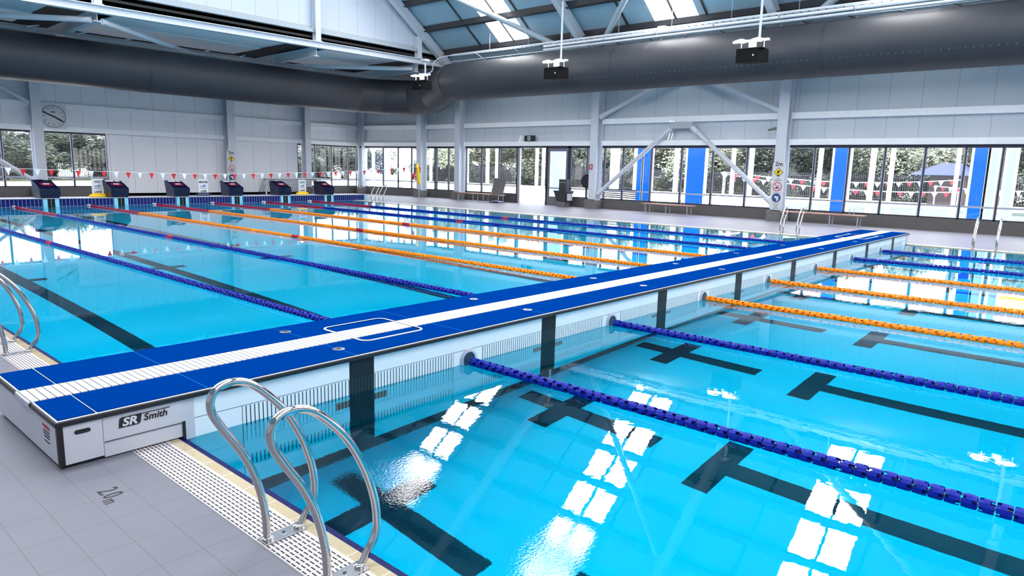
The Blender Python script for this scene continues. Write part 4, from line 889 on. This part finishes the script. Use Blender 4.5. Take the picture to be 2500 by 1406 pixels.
# fence: panels of bars
def fence(A, B, label, h=2.2):
    t = thing('steel_fence', label, 'fence', A); A = Vector(A); B = Vector(B); L = (B-A).length; d = (B-A)/L; b = MB(); s = 0
    while s < L:
        p = A+d*s; b.box(p.x-.022, p.x+.022, p.y-.022, p.y+.022, 0, h); s += .16
    b.tube([A+Vector((0, 0, h-.25)), B+Vector((0, 0, h-.25))], .03, 4); b.tube([A+Vector((0, 0, .2)), B+Vector((0, 0, .2))], .03, 4); b.build('bars', M['fence'], t, fix=False)
fence((62, -14, 0), (62, 74, 0), 'dark steel bar fence beyond the lawn, right windows'); fence((-30, 60, 0), (60, 74, 0), 'dark steel bar fence beyond the far end windows')
# trees
def leafcloud(rad, n_, seed, size=.15):
    rs = random.Random(seed); b = MB(); cl = [(Vector((rs.uniform(-1, 1)*rad[0]*.75, rs.uniform(-1, 1)*rad[1]*.75, rs.uniform(-.8, .8)*rad[2])), rs.uniform(.25, .5)) for _ in range(26)]
    for _ in range(n_):
        c, r_ = cl[rs.randrange(len(cl))]; v = Vector((rs.gauss(0, 1), rs.gauss(0, 1), rs.gauss(0, 1))).normalized()*(r_*rad[0]*rs.uniform(.5, 1.0)); p = c+v
        a = Vector((rs.gauss(0, 1), rs.gauss(0, 1), rs.gauss(0, 1))).normalized(); q = a.orthogonal().normalized(); s = size*rs.uniform(.6, 1.4)
        b.add([p+a*s, p+q*s*.6, p-a*s, p-q*s*.6], [(0, 1, 2, 3)])
    return b
TM = {}
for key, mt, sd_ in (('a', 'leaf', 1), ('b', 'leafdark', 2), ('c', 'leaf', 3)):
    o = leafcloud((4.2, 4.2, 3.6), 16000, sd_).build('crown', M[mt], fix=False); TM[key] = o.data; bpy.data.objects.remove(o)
def trunkmesh():
    b = MB(); b.tube([(0, 0, 0), (.1, .05, 2.2), (0, 0, 3.2)], [.55, .42, .4], 10)
    for dx, dy in ((1.6, .5), (-1.4, .8), (.4, -1.6), (-.5, 1.7)): b.tube([(0, 0, 2.6), (dx*.4, dy*.4, 4.2), (dx*1.2, dy*1.2, 6.4)], [.3, .2, .08], 8)
    o = b.build('trunk', M['bark'], smooth=True); me = o.data; bpy.data.objects.remove(o); return me
TR = trunkmesh()
tl_ = [(66, -6), (67, 2.5), (66, 11), (68, 19), (66, 27), (67, 36), (66, 45), (67, 55), (64, 64), (52, 72), (42, 69), (32, 66), (22, 66), (13, 63), (5, 64), (-4, 60)]
for i, (x, y) in enumerate(tl_):
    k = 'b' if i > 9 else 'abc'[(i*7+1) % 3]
    low = x < 55 and i > 8
    t = thing('tree', f"leafy {'dark' if k=='b' else 'sunlit'} tree beyond the fence outside the hall", 'tree', (x, y, 0), random.random()*6, f"{'dark' if k=='b' else 'sunlit'} trees beyond the fence")
    o = bpy.data.objects.new('crown', TM[k]); S.collection.objects.link(o); o.parent = t; o.location = (0, 0, random.uniform(3.5, 4.2)); o.scale = (1.35, 1.35, random.uniform(.75, .95))
    if low: o.location.z = 2.5; o.scale.z = .5
    o = bpy.data.objects.new('trunk', TR); S.collection.objects.link(o); o.parent = t; o.scale = (1, 1, .75)
for i in range(34):
    if i < 22: x, y = 63.6+random.uniform(-.3, .6), -12+i*3.9
    else: x, y = -22+(i-22)*6.4, 63.0+(i-22)*.95
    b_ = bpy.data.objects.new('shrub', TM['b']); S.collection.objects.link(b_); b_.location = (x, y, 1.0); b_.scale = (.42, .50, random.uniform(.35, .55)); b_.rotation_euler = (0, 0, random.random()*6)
    tag(b_, 'dark shrub growing behind the steel bar fence', 'shrub', 'dark shrubs behind the fence')
# kiosk, yellow shade, cars, outdoor bench
ki = thing('kiosk', 'small brown outdoor kiosk with blue roof seen through the right windows', 'kiosk', (57, 5, 0))
ka, kb = yat(2350, 450, 56), yat(2268, 450, 56)
b = MB(); b.box(56, 60, ka, kb, 0, 2.2); b.build('walls', M['brick'], ki); b = MB(); b.add([(55.2, ka-.6, 2.2), (61, ka-.6, 2.2), (61, kb+1.2, 2.2), (55.2, kb+1.2, 2.2), (58, ka+.5, 3.1), (58, kb-.3, 3.1)], [(0, 1, 4), (1, 2, 5, 4), (2, 3, 5), (3, 0, 4, 5), (3, 2, 1, 0)]); b.build('roof', M['roofblue'], ki)
b = MB(); b.prism([(42, -1.6), (47, -1.6), (47, .6), (42, .6)], 4.6, 4.8); o = b.build('shade_sail', M['yellowshade']); tag(o, 'yellow shade canopy outside near the right edge', 'shade')
for i, (x, y, lab) in enumerate(((64.3, 14.5, 'white car parked beyond the fence behind the bright blue panel'), (64.3, 21, 'grey car parked behind the brace outside'), (64.3, 33, 'grey car parked beyond the fence behind the doorway'))):
    t = thing('parked_car', lab, 'car', (x, y, 0)); b = MB(); b.prism([(y-2.2, .35), (y+2.2, .35), (y+2.2, .85), (y+1.3, .95), (y+.7, 1.45), (y-1.1, 1.45), (y-1.7, .95), (y-2.2, .9)], x-.85, x+.85, 'x'); b.build('body', M['carwhite'], t, bevel=.05)
    b = MB(); b.prism([(y+1.1, .97), (y+.62, 1.38), (y-1.0, 1.38), (y-1.45, .97)], x-.87, x+.87, 'x'); b.build('windows', M['glassdark'], t)
    for dy in (-1.35, 1.35): b = MB(); b.lathe([(.33, -.9), (.33, -.7)], (x, y+dy, .33), 16, 'x'); b.build('wheel', M['black'], t)
ob_ = thing('outdoor_bench', 'slatted dark outdoor bench just outside the window by the bin', 'bench', (29.5, 15.9, 0))
b = MB()
for i in range(5): b.box(29.6+.03*i, 29.63+.03*i, 14.6, 17.2, .50+i*.1, .56+i*.1)
b.build('backrest', M['dark'], ob_); b = MB(); b.box(29.1, 29.6, 14.6, 17.2, .40, .45); b.build('seat', M['dark'], ob_)
for y in (14.7, 17.1): b = MB(); b.box(29.1, 29.7, y-.03, y+.03, 0, .42); b.build('leg', M['dark'], ob_)
wb = thing('outdoor_building', 'low white outbuilding beyond the left end window', 'building', (2, 52, 0))
b = MB(); b.box(-8, 7, 50, 56, 0, 3.4); b.build('walls', M['bluepale'], wb); b = MB(); b.prism([(-9, 3.4), (8, 3.4), (6, 4.6), (-7, 4.6)], 49.5, 56.5, 'y'); b.build('roof', M['whitepost'], wb)
